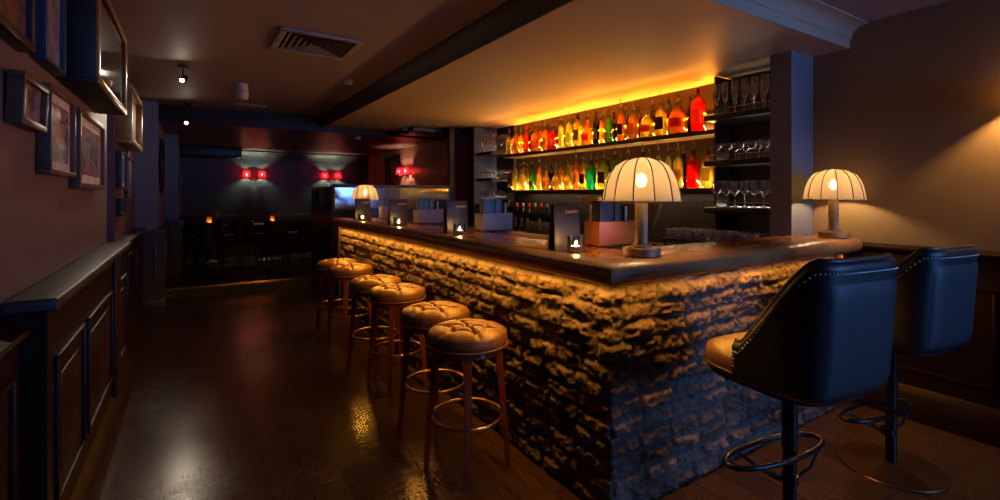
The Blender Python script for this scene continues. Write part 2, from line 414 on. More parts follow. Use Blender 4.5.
# coved cornice round the soffit (front run + left run, mitred)
def cove(bm, prof_f, prof_l):
    rows = []
    for (of, z), (ol, _) in zip(prof_f, prof_l):
        rows.append([bm.verts.new((SX - ol, 8.1, z)), bm.verts.new((SX - ol, SY - of, z)), bm.verts.new((4.08, SY - of, z))])
    for a, b in zip(rows, rows[1:]):
        for i in range(2): bm.faces.new((a[i], a[i + 1], b[i + 1], b[i]))
    return bm
pf, plf = [(0, SZ)], [(0, SZ)]
pf += [(.002, SZ + .066), (.008, SZ + .067), (.008, SZ + .073)]; plf += [(.03, SZ + .066), (.15, SZ + .067), (.15, SZ + .073)]
for k in range(9):
    t = k / 8; a = t * PI / 2
    pf.append((.012 + .088 * (1 - math.cos(a)), SZ + .075 + (CZ - .012 - SZ - .075) * math.sin(a)))
    plf.append((.16 + .17 * (1 - math.cos(a)), SZ + .075 + (CZ - .012 - SZ - .075) * math.sin(a)))
pf += [(.115, CZ - .012), (.115, CZ)]; plf += [(.35, CZ - .012), (.35, CZ)]
plf = [(.07 * (z - SZ) / (CZ - SZ), z) for _, z in pf]
bm = cove(B(), pf, plf); struct('trim_soffit_cornice', bm, M_['soffit'], angle=25)
bm = B(); prism(bm, [(SX - .004, SZ - .001), (SX - .012, SZ - .001), (SX - .084, CZ - .02), (SX - .084, CZ), (SX - .07, CZ)], 1.66, 8.1, 'y'); struct('trim_soffit_side_shade', bm, M_['midwood'])  # dark skin over the pale fascia; its shade is put into the colour
bm = B(); box(bm, -1.0, 4.6, 8.085, 8.1, RZ - .004, CZ); struct('trim_ceiling_step_shade', bm, M_['wains'], smooth=False)  # dark board added over the step face, shade put into its colour

# walls
WX = -.55
bm = B(); box(bm, -1.0, WX, -3.5, 4.745, 0, CZ); struct('wall_left', bm, M_['paint_l'], smooth=False)
bm = B(); box(bm, -1.0, -.72, 4.745, 5.9, 0, CZ); struct('wall_left_recess', bm, M_['paint_l'], smooth=False)
bm = B(); box(bm, -1.0, -.63, 5.9, 7.9, 0, CZ); struct('wall_left_alcove', bm, M_['paint_l'], smooth=False)
bm = B(); box(bm, -1.0, -.385, 7.9, 9.87, 0, CZ); struct('wall_left_pier', bm, M_['pier'], smooth=False)
bm = B(); box(bm, -1.0, -.204, 9.87, 13, 0, CZ); struct('wall_left_rear_pier', bm, M_['pier'], smooth=False)
bm = B(); box(bm, -1.0, 4.7, 12.6, 13, PL, CZ); struct('wall_back', bm, M_['rearwall'], smooth=False)
bm = B(); box(bm, 4.08, 4.7, -1.0, 1.88, 0, CZ); struct('wall_right', bm, M_['paint'], smooth=False)
bm = B(); box(bm, 3.76, 4.7, 1.88, 2.04, 0, SZ); struct('wall_right_pier', bm, M_['pier'], smooth=False)
bm = B(); box(bm, 4.25, 4.7, 2.04, 6.95, 0, SZ); struct('wall_back_bar', bm, M_['midwood'], smooth=False)
bm = B()
box(bm, 3.9, 4.7, 6.95, 10.35, 0, RZ + .06); box(bm, 3.9, 4.7, 11.2, 12.6, 0, RZ + .06); box(bm, 3.9, 4.7, 10.35, 11.2, 2.32, RZ + .06)
struct('wall_right_rear', bm, M_['redwall'], smooth=False)
bm = B(); box(bm, 3.97, 4.05, 10.35, 11.2, PL, 2.32); struct('door_1', bm, M_['black'], smooth=False)
bm = B()
for y0, y1 in ((10.29, 10.35), (11.2, 11.26)): box(bm, 3.885, 3.93, y0, y1, PL, 2.38, .006)
box(bm, 3.885, 3.93, 10.29, 11.26, 2.32, 2.38, .006); struct('trim_door_frame', bm, M_['wains'])
WA, WB, WY = 3.0, 5.1, -3.5
bm = B(); box(bm, -1.0, WA, WY - .15, WY, 0, CZ); box(bm, WB, 5.6, WY - .15, WY, 0, CZ); box(bm, WA, WB, WY - .15, WY, 0, 1.05); box(bm, WA, WB, WY - .15, WY, 2.62, CZ)
struct('wall_front', bm, M_['paint'], smooth=False)
bm = B(); box(bm, 5.5, 5.6, WY, -1.0, 0, CZ); box(bm, 4.7, 5.6, -1.0, -.9, 0, CZ); struct('wall_window_bay', bm, M_['paint'], smooth=False)
wt = thing('window_1', None, None, (0, 0, 0)); wt['kind'] = 'structure'
bm = B(); box(bm, WA, WB, WY - .14, WY - .12, 1.05, 2.62); obj('window_pane', bm, M_['daylight'], wt, smooth=False)
bm = B()
for x in (WA, (WA + WB) / 2 - .02, WB - .04): box(bm, x, x + .04, WY - .1, WY, 1.05, 2.62)
for z in (1.05, 1.8, 2.58): box(bm, WA, WB, WY - .1, WY, z, z + .04)
obj('window_frame', bm, M_['wains'], wt, smooth=False)

# cornice along the rear wall, bulkhead box and rear pelmet
bm = B(); prism(bm, [(12.6, RZ), (12.44, RZ), (12.44, RZ - .03), (12.50, RZ - .08), (12.55, RZ - .15), (12.56, RZ - .2), (12.6, RZ - .2)], -.2, 3.9, 'x'); struct('trim_rear_cornice', bm, M_['rearwall'])
bm = B(); box(bm, -.204, .92, 11.9, 12.44, RZ - .2, RZ, .03, 3); struct('trim_rear_bulkhead', bm, M_['wains_b'])

# --- wainscot helpers
def molding(bm, plane, x, y0, y1, z0, z1, w=.022, d=.014, out=1):
    """rectangular raised panel mould on plane x=const (normal out*X) or y=const"""
    for (a0, a1, b0, b1) in ((y0, y1, z0, z0 + w), (y0, y1, z1 - w, z1), (y0, y0 + w, z0, z1), (y1 - w, y1, z0, z1)):
        if plane == 'x': box(bm, x - .004 * out, x + d * out, a0, a1, b0, b1, .005, 2)
        else: box(bm, a0, a1, x - .004 * out, x + d * out, b0, b1, .005, 2)

# left wainscot under first ledge
bm = B(); box(bm, WX, -.43, 2.297, 4.745, 0, 1.085); box(bm, WX, -.50, .2, 2.297, 0, 1.04)
for a, b in ((2.4, 2.95), (3.05, 3.88), (4.2, 4.66)):
    molding(bm, 'x', -.43, a, b, .34, .90); box(bm, -.434, -.424, a + .09, b - .09, .43, .81, .004)
box(bm, -.435, -.405, 3.92, 4.16, .0, 1.085, .006)
for a, b in ((.3, 1.1), (1.2, 2.2)): molding(bm, 'x', -.50, a, b, .34, .90)
struct('wall_left_wainscot', bm, M_['wains'])
bm = B(); prism(bm, [(-.43, 0), (-.385, 0), (-.385, .15), (-.40, .18), (-.415, .20), (-.43, .22)], 2.297, 4.745, 'y'); struct('baseboard_left', bm, M_['wains'])
bm = B(); prism(bm, [(-.50, .98), (-.485, 1.0), (-.47, 1.02), (-.475, 1.035), (-.55, 1.055)], .2, 2.29, 'y'); struct('trim_left_rail', bm, M_['wains'])
bm = B(); box(bm, WX, -.398, 2.297, 4.76, 1.085, 1.13, .012, 3); tag(obj('wall_ledge', bm, M_['ledge']), 'long dark timber drinks ledge along the left wall below the framed pictures', 'ledge')
# second ledge in alcove
bm = B(); box(bm, -.63, -.54, 5.9, 7.9, 0, 1.02); box(bm, -.72, -.6, 4.75, 5.9, 0, 1.02)
for a, b in ((6.0, 6.85), (6.95, 7.8)): molding(bm, 'x', -.54, a, b, .34, .9)
struct('wall_left_alcove_wainscot', bm, M_['wains'])
bm = B(); box(bm, -.63, -.5, 5.6, 7.9, 1.02, 1.06, .01, 3); tag(obj('wall_ledge', bm, M_['ledge']), 'short dark timber ledge in the alcove before the blue-grey pier', 'ledge')
# piers' lower cladding
bm = B(); box(bm, -.70, -.315, 7.84, 9.87, 0, 1.0); molding(bm, 'y', 7.84, -.60, -.40, .34, .86, out=-1)
molding(bm, 'x', -.315, 7.95, 8.25, .34, .86); molding(bm, 'x', -.315, 8.5, 9.7, .4, .86)
box(bm, -.71, -.295, 7.815, 9.87, .98, 1.03, .012); struct('wall_left_pier_wainscot', bm, M_['wains_b'])
bm = B(); box(bm, -.70, -.29, 7.81, 9.87, 0, .12, .012); box(bm, -.70, -.30, 7.82, 9.87, .12, .15, .008); struct('baseboard_left_pier', bm, M_['wains_b'])
bm = B(); box(bm, -.4, -.15, 9.81, 12.6, PL, 1.03); molding(bm, 'x', -.15, 10, 11.2, .5, .9); box(bm, -.4, -.13, 9.79, 12.6, 1.03, 1.07, .01); struct('wall_left_rear_wainscot', bm, M_['wains_b'])
# right wainscot
bm = B(); box(bm, 4.05, 4.08, -1.0, 1.88, 0, 1.10)
for a, b in ((-.95, -.3), (-.2, .75), (.85, 1.5)): molding(bm, 'x', 4.05, a, b, .32, .92, out=-1)
struct('wall_right_wainscot', bm, M_['wains'])
bm = B(); prism(bm, [(4.08, 1.09), (4.035, 1.09), (4.02, 1.11), (4.005, 1.12), (4.005, 1.135), (4.03, 1.15), (4.08, 1.155)], -1.0, 1.88, 'y'); struct('trim_right_chair_rail', bm, M_['wains'])
bm = B(); prism(bm, [(4.05, 0), (4.02, 0), (4.02, .17), (4.03, .185), (4.035, .20), (4.05, .22)], -1.0, 1.6, 'y'); struct('baseboard_right', bm, M_['wains'])

# ------------------------------------------------------------------ bar
BX, BY, BXE, BYE = 1.62, 1.60, 3.84, 6.40
def brick_front():
    L1, L2 = BYE - BY, BXE - BX; H = 1.075
    ns = 860; nz = 150
    s = np.linspace(0, L1 + L2, ns); z = np.linspace(0, H, nz)
    S, Z = np.meshgrid(s, z, indexing='ij')
    ws = S + .035 * (fbm(S * 5, Z * 9, 3) - .5) + .012 * (vnoise(S * 22, Z * 22, 8) - .5)
    wz = Z + (.020 + .022 * np.clip((S - 3.6) / 1.2, 0, 1)) * (fbm(S * 2.4, Z * 5, 5) - .5) + .011 * (vnoise(S * 18, Z * 24, 9) - .5)
    h, bl = .088, .225
    row = np.floor(wz / h); u = ws / bl + .5 * (row % 2) + .31 * np.sin(row * 2.7); colm = np.floor(u)
    fu = u - colm; fv = wz / h - row
    def hs(k):
        n = (row.astype(np.int64) * 7919 + colm.astype(np.int64) * 104729 + k * 15485863) & 0x7fffffff
        n = ((n ^ (n >> 11)) * 1103515245 + 12345) & 0x7fffffff
        return ((n >> 8) & 0xffff) / 65535.0
    eu = np.minimum(fu, 1 - fu) * bl; ev = np.minimum(fv, 1 - fv) * h
    e = np.minimum(eu, ev)
    mw = .007 + .012 * fbm(S * 9, Z * 9, 31)
    t = np.clip((e - mw * .35) / .018, 0, 1); t = t * t * (3 - 2 * t)
    off = (hs(1) - .5) * .017 + (hs(2) - .5) * .2 * (fv - .5) * .07
    rug = .020 * (fbm(S * 6, Z * 11, 11, 4) - .5) + .020 * (fbm(S * 40, Z * 54, 12, 3) - .5) + .008 * (vnoise(S * 75, Z * 85, 14) - .5)
    chips = np.clip(fbm(S * 13, Z * 20, 21) - .50, 0, 1) * -.085
    short = np.clip((S - L1) / .25, 0, 1)
    depth = t * (.020 + off * (1 + .2 * short) + chips) + rug * (1 + .35 * short) - .012
    # position
    X = np.where(S <= L1, BX, BX + (S - L1)); Y = np.where(S <= L1, BYE - S, BY)
    k = np.clip((S - L1) / .08 + .5, 0, 1); nx = -(1 - k); ny = -k; ln = np.sqrt(nx * nx + ny * ny); nx /= ln; ny /= ln
    X = X + nx * depth; Y = Y + ny * depth
    verts = np.stack([X, Y, Z], -1).reshape(-1, 3)
    i = np.arange((ns - 1) * (nz - 1)); a = (i // (nz - 1)) * nz + i % (nz - 1)
    faces = np.stack([a, a + nz, a + nz + 1, a + 1], -1)
    me = bpy.data.meshes.new('brick_face'); me.from_pydata(verts.tolist(), [], faces.tolist())
    ca = me.color_attributes.new('tint', 'FLOAT_COLOR', 'POINT')
    tone = .45 + .48 * hs(5); warm = hs(6)
    mort = np.stack([.15 + 0 * S, .125 + 0 * S, .10 + 0 * S], -1)
    bc = np.stack([.27 * tone, (.175 + .03 * warm) * tone, (.115 + .03 * warm) * tone], -1)
    c = mort + (bc - mort) * t[..., None]
    rgba = np.concatenate([c, np.ones_like(c[..., :1])], -1).astype(np.float32).reshape(-1)
    ca.data.foreach_set('color', rgba)
    me.materials.append(M_['brick']); me.polygons.foreach_set('use_smooth', [True] * len(me.polygons))
    return me
bar = thing('bar_counter', 'L-shaped bar front of rough lamplit brick below the brown bar top', 'bar counter', (BX, BY, 0))
o = bpy.data.objects.new('brick_face', brick_front()); COL.objects.link(o); o.parent = bar; o.location = (-BX, -BY, 0)
def barpart(name, bm, mat):
    o = obj(name, bm, mat, bar); o.location = (-BX, -BY, 0); return o
bm = B(); prism(bm, [(BX + .045, BYE), (BX + .045, BY + .045), (BXE, BY + .045), (BXE, 1.87), (2.2, 1.87), (2.2, BYE)], .0, 1.085); barpart('carcass', bm, M_['darkwood'])
bm = B(); box(bm, BX - .02, BX + .3, BYE, BYE + .06, 0, 1.084, .006); barpart('end_panel', bm, M_['midwood'])
bm = B(); box(bm, BXE, BXE + .035, BY - .02, BY + .1, 0, 1.084, .004); barpart('brass_corner_post', bm, M_['brass'])
bm = B(); box(bm, BXE + .035, 4.045, BY + .01, BY + .06, 0, 1.084, .004); molding(bm, 'y', BY + .01, BXE + .06, 4.03, .2, .95, .015, .01, -1); barpart('side_panel', bm, M_['wains'])
bm = B(); box(bm, BX - .054, BX - .046, BY - .05, BYE, 1.1, 1.104); box(bm, BX - .05, BXE, BY - .054, BY - .046, 1.1, 1.104); barpart('led_tape', bm, M_['ledch'])

# bar top
BT = 1.19; OX, OY = 1.53, 1.51
top = thing('bar_worktop', 'glossy brown bar top with thick rounded edge on the brick bar', 'bar top', (OX, OY, BT))
bm = B(); prof = [(.14, BT)]
for k in range(11):
    a = PI / 2 + PI * k / 12; prof.append((.055 + .055 * math.cos(a), BT - .052 + .052 * math.sin(a)))
prof += [(.029, BT - .097), (.031, BT - .070), (.14, BT - .070)]
rows = []
for t, z in prof:
    rows.append([bm.verts.new((OX + t, 6.47, z)), bm.verts.new((OX + t, OY + t, z)), bm.verts.new((3.96, OY + t, z))]
                + [bm.verts.new((3.96 + .085 * math.sin(q) * (1 - t / .14) ** .5 + 0.0, OY + t + (.14 - t) * (1 - math.cos(q)) * .55, z)) for q in (.5, 1.0, PI / 2)])
for a, b in zip(rows, rows[1:]):
    for i in range(len(a) - 1): bm.faces.new((a[i], a[i + 1], b[i + 1], b[i]))
o = obj('rounded_edge', bm, M_['nosing'], top, angle=60); o.location = (-OX, -OY, -BT)
bm = B(); prism(bm, [(OX + .135, 6.47), (OX + .135, OY + .135), (4.045, OY + .135), (4.045, 1.92), (2.0, 1.92), (2.0, 6.47)], BT - .09, BT + .001)
o = obj('slab', bm, M_['bartop'], top, smooth=False); o.location = (-OX, -OY, -BT)
bm = B(); box(bm, 2.0, 2.30, 1.921, 6.47, BT - .1, BT - .004, .006); o = obj('service_ledge', bm, M_['darkwood'], top); o.location = (-OX, -OY, -BT)
bm = B()
tube(bm, [(2.62, OY + .138, BT + .001), (2.617, OY + .10, BT + .0005), (2.612, OY + .055, BT + .001), (2.606, OY + .02, BT - .018), (2.60, OY + .001, BT - .05), (2.60, OY + .016, BT - .09)], .0035, 6)
o = obj('edge_seam', bm, M_['brass'], top); o.location = (-OX, -OY, -BT)

# ------------------------------------------------------------------ back bar
bb = thing('back_counter', 'dark service counter below the spirit shelves on back wall', 'counter', (3.62, 2.05, 0))
bm = B(); box(bm, .04, .625, 0, 4.55, 0, .94); o = obj('cabinet', bm, M_['darkwood'], bb, smooth=False)
bm = B(); box(bm, .612, .626, .63, 4.13, .981, 1.50); obj('wall_shade_sheet', bm, M_['darkwood'], bb, smooth=False)  # dark sheet added over the lit wall to stand for shade
bm = B(); box(bm, 0, .61, 0, 4.55, .94, .98, .006); obj('worktop', bm, M_['midwood'], bb)
for nm, z, lab in (('upper', 2.09, 'upper long backlit spirit shelf under the glowing soffit'), ('lower', 1.555, 'lower long backlit spirit shelf below the other one')):
    sh = thing('bottle_shelf', lab, 'shelf', (3.98, 2.665, z), 0, 'spirit shelves')
    bm = B(); box(bm, 0, .27, 0, 3.525, -.045, 0, .004); obj('board', bm, M_['midwood'], sh)
    bm = B(); box(bm, .245, .265, .02, 3.50, 0, .012); obj('led_tape', bm, M_['ledch'], sh)
lp = thing('added_light_rail', 'added slim light strip for ceiling glow on back wall behind the upper bottles', 'light strip', (4.25, 2.68, 2.254))  # strip added to explain the ceiling glow
bm = B(); box(bm, -.022, -.001, 0, 3.5, 0, .012, .002); obj('channel', bm, M_['midwood'], lp)
bm = B(); box(bm, -.02, -.006, .01, 3.49, .012, .014); obj('led_tape', bm, M_['ledch'], lp)
def glass_unit(label, y0, y1, zs):
    u = thing('glass_shelf_unit', label, 'shelf unit', (3.79, y0, 0), 0, 'glass shelf units')
    W = y1 - y0
    bm = B(); box(bm, .40, .455, 0, W, .984, SZ - .01); obj('back_panel', bm, M_['darkwood'], u, smooth=False)
    bm = B(); box(bm, .19 if y0 < 4 else -.02, .40, W - .02, W, .984, SZ - .01); obj('side_panel', bm, M_['darkwood'] if y0 < 4 else M_['pier'], u, smooth=False)  # far panel takes the bluish pier paint in place of blue daylight
    for z in zs:
        light('AREA', 'glass_shelf_fill', (4.165, y0 + W / 2, z + .004), .55, (1, .80, .62), None, shape='RECTANGLE', size=.012, size_y=W - .08)  # added fill strip to brighten the stemware
        LIGHTS[-1].rotation_euler = (0, math.radians(135), 0)
    for z in zs:
        bm = B(); box(bm, 0, .40, 0, W - .021, z - .05, z, .012, 3); s = obj('shelf', bm, M_['darkwood'], u)
        bm = B()
        for y in (.015, W * .5, W - .015): tube(bm, [(.012, y, z), (.012, y, z + .045)], .005, 8)
        tube(bm, [(.012, .015, z + .043), (.012, W - .015, z + .043)], .003, 8); obj('gallery_rail', bm, M_['brass'], s)
    return u
glass_unit('dark glass shelf unit at right end of the spirit shelves, beside grey pier', 2.045, 2.66, (2.185, 1.79, 1.385))
glass_unit('dark glass shelf unit at far end of the spirit shelves, beside red curtain', 6.20, 6.72, (2.15, 1.745, 1.34))

# ------------------------------------------------------------------ bottles
SH = {   # name: (profile (r,z) for body, neck start z, top z, label (z0,z1), r_label, expo)
 'tall':   ([(.0, .0), (.036, .0), (.040, .006), (.040, .200), (.037, .222), (.022, .250), (.0155, .265), (.0145, .315)], (.06, .16), 2.0),
 'slim':   ([(.0, .0), (.031, .0), (.034, .006), (.034, .215), (.030, .240), (.018, .275), (.0140, .290), (.0135, .335)], (.05, .17), 2.0),
 'square': ([(.0, .0), (.035, .0), (.039, .006), (.039, .185), (.036, .200), (.020, .214), (.0155, .224), (.0150, .275)], (.05, .15), 5.0),
 'squat':  ([(.0, .0), (.046, .0), (.051, .008), (.050, .130), (.044, .160), (.024, .186), (.0165, .200), (.0155, .250)], (.04, .11), 2.6),
 'belly':  ([(.0, .0), (.040, .0), (.050, .012), (.056, .060), (.053, .110), (.036, .150), (.020, .185), (.0155, .210), (.0150, .270)], (.04, .10), 2.0),
 'sloped': ([(.0, .0), (.040, .0), (.044, .006), (.043, .110), (.034, .180), (.022, .235), (.0155, .265), (.0148, .320)], (.04, .11), 2.0),
 'jug':    ([(.0, .0), (.056, .0), (.062, .010), (.061, .130), (.052, .165), (.030, .195), (.018, .210), (.0170, .245)], (.05, .12), 3.2),
}
BODY, LAB, TOPS, LIQ = {}, {}, {}, {}
def bottle_meshes(kind):
    if kind in BODY: return
    prof, (l0, l1), ex = SH[kind]
    t = B(); lathe(t, prof, 20, expo=ex, cap1=True); o = obj('bottle_body', t, M_['glass']); BODY[kind] = o.data; bpy.data.objects.remove(o)
    fill = prof[-1][1] * .86; lp_ = []
    for (ra, za), (rb, zb) in zip(prof, prof[1:]):
        if za <= fill: lp_.append((max(0, ra * .93), max(za, .004)))
        if za <= fill < zb: lp_.append(((ra + (rb - ra) * (fill - za) / (zb - za)) * .9, fill)); lp_.append((0, fill))
    t = B(); lathe(t, lp_, 16, expo=ex); o = obj('liquid', t, M_['glass']); LIQ[kind] = o.data; bpy.data.objects.remove(o)
    rmax = max(r for r, z in prof) + .0012
    t = B(); n = 12; r0, r1 = [], []
    for i in range(n + 1):
        a = PI + (i / n - .5) * 1.9; ca, sa = math.cos(a), math.sin(a)
        k = (abs(ca) ** ex + abs(sa) ** ex) ** (-1 / ex) * rmax
        r0.append(t.verts.new((k * ca, k * sa, l0))); r1.append(t.verts.new((k * ca, k * sa, l1)))
    for i in range(n): t.faces.new((r0[i], r0[i + 1], r1[i + 1], r1[i]))
    o = obj('label', t, M_['cream']); LAB[kind] = o.data; bpy.data.objects.remove(o)
    zt = prof[-1][1]
    t = B(); lathe(t, [(.0, zt), (.016, zt), (.016, zt + .014), (.008, zt + .018), (.0045, zt + .03)], 10); tube(t, [(0, 0, zt + .028), (-.006, 0, zt + .052), (-.018, 0, zt + .07)], .0042, 8)
    o = obj('pourer', t, M_['chrome']); TOPS[kind, 'pourer'] = o.data; bpy.data.objects.remove(o)
    t = B(); lathe(t, [(.0, zt - .03), (.0172, zt - .03), (.0178, zt + .012), (.015, zt + .016), (0, zt + .016)], 12)
    o = obj('cap', t, M_['black']); TOPS[kind, 'cap'] = o.data; bpy.data.objects.remove(o)
SPC = {'amber': (1, .56, .12), 'gold': (1.0, .78, .26), 'orange': (1.0, .42, .07), 'red': (.98, .06, .03), 'yellow': (1, .86, .26), 'green': (.35, .70, .14),
       'teal': (.15, .85, .72), 'dark brown': (.16, .06, .015), 'black': (.012, .010, .010), 'clear': (.95, .88, .66), 'lime': (.82, .92, .26), 'maroon': (.35, .02, .02)}
SPM = {k: spirit('spirit_' + k.replace(' ', '_'), v, .55) for k, v in SPC.items()}
BGL = {'green': thin_glass('green_bottle_glass', (.45, .75, .35)), 'teal': thin_glass('teal_bottle_glass', (.35, .85, .75)), 'black': thin_glass('black_bottle_glass', (.08, .08, .07)), 'dark brown': thin_glass('brown_bottle_glass', (.3, .14, .05)), 'red': thin_glass('red_bottle_glass', (.9, .3, .2)), 'maroon': thin_glass('maroon_bottle_glass', (.3, .12, .08))}
LBC = {'cream': shade_mat('cream_label', (.75, .62, .42), .45), 'white': shade_mat('white_label', (.72, .70, .64), .45), 'black': pbr('black_label', (.02, .018, .016), .5), 'red': shade_mat('red_label', (.6, .06, .03), .4),
       'gold': pbr('gold_label', (.6, .4, .12), .4), 'blue': pbr('blue_label', (.05, .10, .25), .5), 'orange': shade_mat('orange_label', (.8, .30, .06), .4), None: None}
TOPM = {'steel': M_['chrome'], 'black': M_['black'], 'gold': M_['brass'], 'red': pbr('red_cap', (.5, .03, .03), .4)}
def withmat(me, mat, cache={}):
    k = (me.name, mat.name)
    if k not in cache:
        c = me.copy(); c.materials.clear(); c.materials.append(mat); cache[k] = c
    return cache[k]
def bottle(x, y, z, kind, colr, lab, topk, topc, label, group, s=1.0, rz=0):
    bottle_meshes(kind)
    t = thing('spirit_bottle', label, 'bottle', (x, y, z), rz, group); t.scale = (s, s, s)
    o = bpy.data.objects.new('bottle_body', withmat(BODY[kind], BGL.get(colr, M_['glass']))); COL.objects.link(o); o.parent = t
    q = bpy.data.objects.new('liquid', withmat(LIQ[kind], SPM[colr])); COL.objects.link(q); q.parent = o
    if lab:
        o = bpy.data.objects.new('paper_label', withmat(LAB[kind], LBC[lab])); COL.objects.link(o); o.parent = t
    o = bpy.data.objects.new(topk, withmat(TOPS[kind, topk], TOPM[topc])); COL.objects.link(o); o.parent = t
    return t
ORD = ['first', 'second', 'third', 'fourth', 'fifth', 'sixth', 'seventh', 'eighth', 'ninth', 'tenth', 'eleventh', 'twelfth', 'thirteenth', 'fourteenth', 'fifteenth', 'sixteenth', 'seventeenth', 'eighteenth',
       'nineteenth', 'twentieth', 'twenty-first', 'twenty-second', 'twenty-third', 'twenty-fourth', 'twenty-fifth', 'twenty-sixth', 'twenty-seventh', 'twenty-eighth', 'twenty-ninth', 'thirtieth']
def ordl(i, n):
    return ORD[i]
KW = {'tall': 'round', 'slim': 'slender', 'square': 'square', 'squat': 'squat', 'belly': 'round-bellied', 'sloped': 'slope-shouldered', 'jug': 'broad'}
TH = math.atan(308 / 485); sn, cs = math.sin(TH), math.cos(TH)
def y_of_px(px, X):
    u = (px - 500) / 485; return X / (sn + u * cs) * (cs - u * sn)
# front row of the upper shelf, from its far (left) end: (place along picture, kind, colour, label, top, scale)
UP = [(508, 'tall', 'gold', 'cream', 'pourer', 'gold', .95), (515.5, 'tall', 'orange', 'gold', 'pourer', 'steel', 1.0), (525, 'sloped', 'red', 'white', 'cap', 'red', 1.02),
      (535, 'squat', 'orange', 'orange', 'pourer', 'gold', 1.25), (544, 'tall', 'amber', 'gold', 'pourer', 'gold', .98), (551, 'squat', 'red', 'cream', 'pourer', 'steel', 1.1),
      (560, 'slim', 'yellow', 'cream', 'pourer', 'gold', 1.0), (568, 'tall', 'lime', 'white', 'pourer', 'steel', 1.08), (577, 'square', 'gold', 'gold', 'cap', 'black', 1.22),
      (586, 'belly', 'orange', 'red', 'pourer', 'gold', 1.18), (595, 'slim', 'black', 'white', 'cap', 'black', 1.0), (608, 'sloped', 'green', 'cream', 'cap', 'red', 1.0),
      (620, 'tall', 'orange', 'black', 'pourer', 'steel', 1.08), (632, 'square', 'amber', 'orange', 'pourer', 'gold', 1.05), (646, 'jug', 'gold', 'red', 'cap', 'gold', .98),
      (660, 'square', 'gold', 'black', 'pourer', 'gold', 1.15), (677, 'jug', 'orange', 'red', 'pourer', 'steel', 1.15), (697, 'square', 'red', 'orange', 'cap', 'red', 1.28)]
for i, (px, k, c, lb, tp, tc_, s) in enumerate(UP):
    bottle(4.050, y_of_px(px, 4.03), 2.0915, k, c, lb, tp, tc_, f'{KW[k]} {c} bottle, {ordl(i, 0)} from the far curtain end in upper shelf front row', 'upper shelf spirits', s * 1.12)
UPB = [(514.5, 'tall', 'gold'), (521, 'tall', 'amber'), (531, 'slim', 'dark brown'), (540, 'slim', 'orange'), (547, 'slim', 'red'), (556, 'tall', 'dark brown'), (573, 'slim', 'gold'), (601, 'tall', 'orange'), (614, 'tall', 'dark brown'),
       (626, 'slim', 'black'), (639, 'tall', 'maroon'), (653, 'slim', 'dark brown'), (669, 'slim', 'black'), (680, 'tall', 'amber'), (691, 'slim', 'black')]
for i, (px, k, c) in enumerate(UPB):
    bottle(4.165, y_of_px(px, 4.165), 2.0915, k, c, 'cream' if i % 3 == 0 else None, 'pourer' if i % 2 else 'cap', 'steel' if i % 2 else 'black',
           f'{KW[k]} {c} bottle, {ordl(i, 0)} from the far curtain end in upper shelf back row', 'upper shelf back row', 1.1)
LO = [(508.5, 'sloped', 'maroon', 'white', 'cap', 'red', .8), (515, 'slim', 'lime', 'cream', 'pourer', 'steel', 1.0), (522.5, 'tall', 'yellow', 'cream', 'pourer', 'gold', 1.06), (531, 'sloped', 'green', 'red', 'pourer', 'steel', 1.02),
      (538, 'slim', 'amber', None, 'pourer', 'steel', 1.02), (545, 'belly', 'amber', 'orange', 'pourer', 'steel', 1.0), (555, 'belly', 'gold', 'cream', 'pourer', 'steel', 1.02), (567, 'belly', 'gold', 'cream', 'pourer', 'gold', .98),
      (575, 'tall', 'orange', 'cream', 'pourer', 'steel', 1.12), (582, 'tall', 'gold', 'black', 'pourer', 'steel', 1.06), (590, 'square', 'teal', None, 'pourer', 'steel', 1.12), (602, 'square', 'lime', 'black', 'pourer', 'gold', 1.2),
      (614, 'tall', 'green', 'cream', 'pourer', 'steel', 1.1), (627, 'tall', 'gold', 'cream', 'pourer', 'steel', 1.1), (642, 'slim', 'dark brown', 'cream', 'pourer', 'steel', 1.05), (657, 'slim', 'clear', None, 'pourer', 'steel', 1.05),
      (667, 'slim', 'clear', 'white', 'pourer', 'steel', 1.0), (677, 'tall', 'gold', 'orange', 'pourer', 'gold', 1.05), (692, 'square', 'red', None, 'pourer', 'steel', 1.18), (706, 'square', 'gold', 'cream', 'cap', 'red', 1.1)]
for i, (px, k, c, lb, tp, tc_, s) in enumerate(LO):
    bottle(4.050, y_of_px(px, 4.03), 1.5565, k, c, lb, tp, tc_, f'{KW[k]} {c} bottle, {ordl(i, 0)} from the far curtain end in lower shelf front row', 'lower shelf spirits', s * 1.12)
LOB = [(514.5, 'slim', 'gold'), (520.5, 'slim', 'amber'), (527, 'slim', 'gold'), (551, 'tall', 'dark brown'), (561, 'tall', 'amber'), (571, 'slim', 'yellow'), (586, 'slim', 'lime'), (597, 'slim', 'yellow'), (608, 'tall', 'dark brown'), (621, 'slim', 'amber'), (650, 'tall', 'gold'), (684, 'tall', 'dark brown')]
for i, (px, k, c) in enumerate(LOB):
    bottle(4.165, y_of_px(px, 4.165), 1.5565, k, c, None, 'pourer', 'steel', f'{KW[k]} {c} bottle, {ordl(i, 0)} from the far curtain end in lower shelf back row', 'lower shelf back row', 1.1)
# wine and cordial bottles on the back counter
WB = [(517, 'maroon', 'cream'), (523, 'maroon', 'cream'), (529, 'black', 'cream'), (535, 'black', None), (541, 'black', 'white'), (547, 'black', None), (553, 'dark brown', None)]
for i, (px, c, lb) in enumerate(WB):
    bottle(3.93, y_of_px(px, 3.93), .9815, 'slim', c, lb, 'cap', 'gold' if i % 2 else 'red', f'slender {c} wine bottle, {ORD[i]} from the till screen on the back counter', 'wine bottles on the back counter', 1.12)

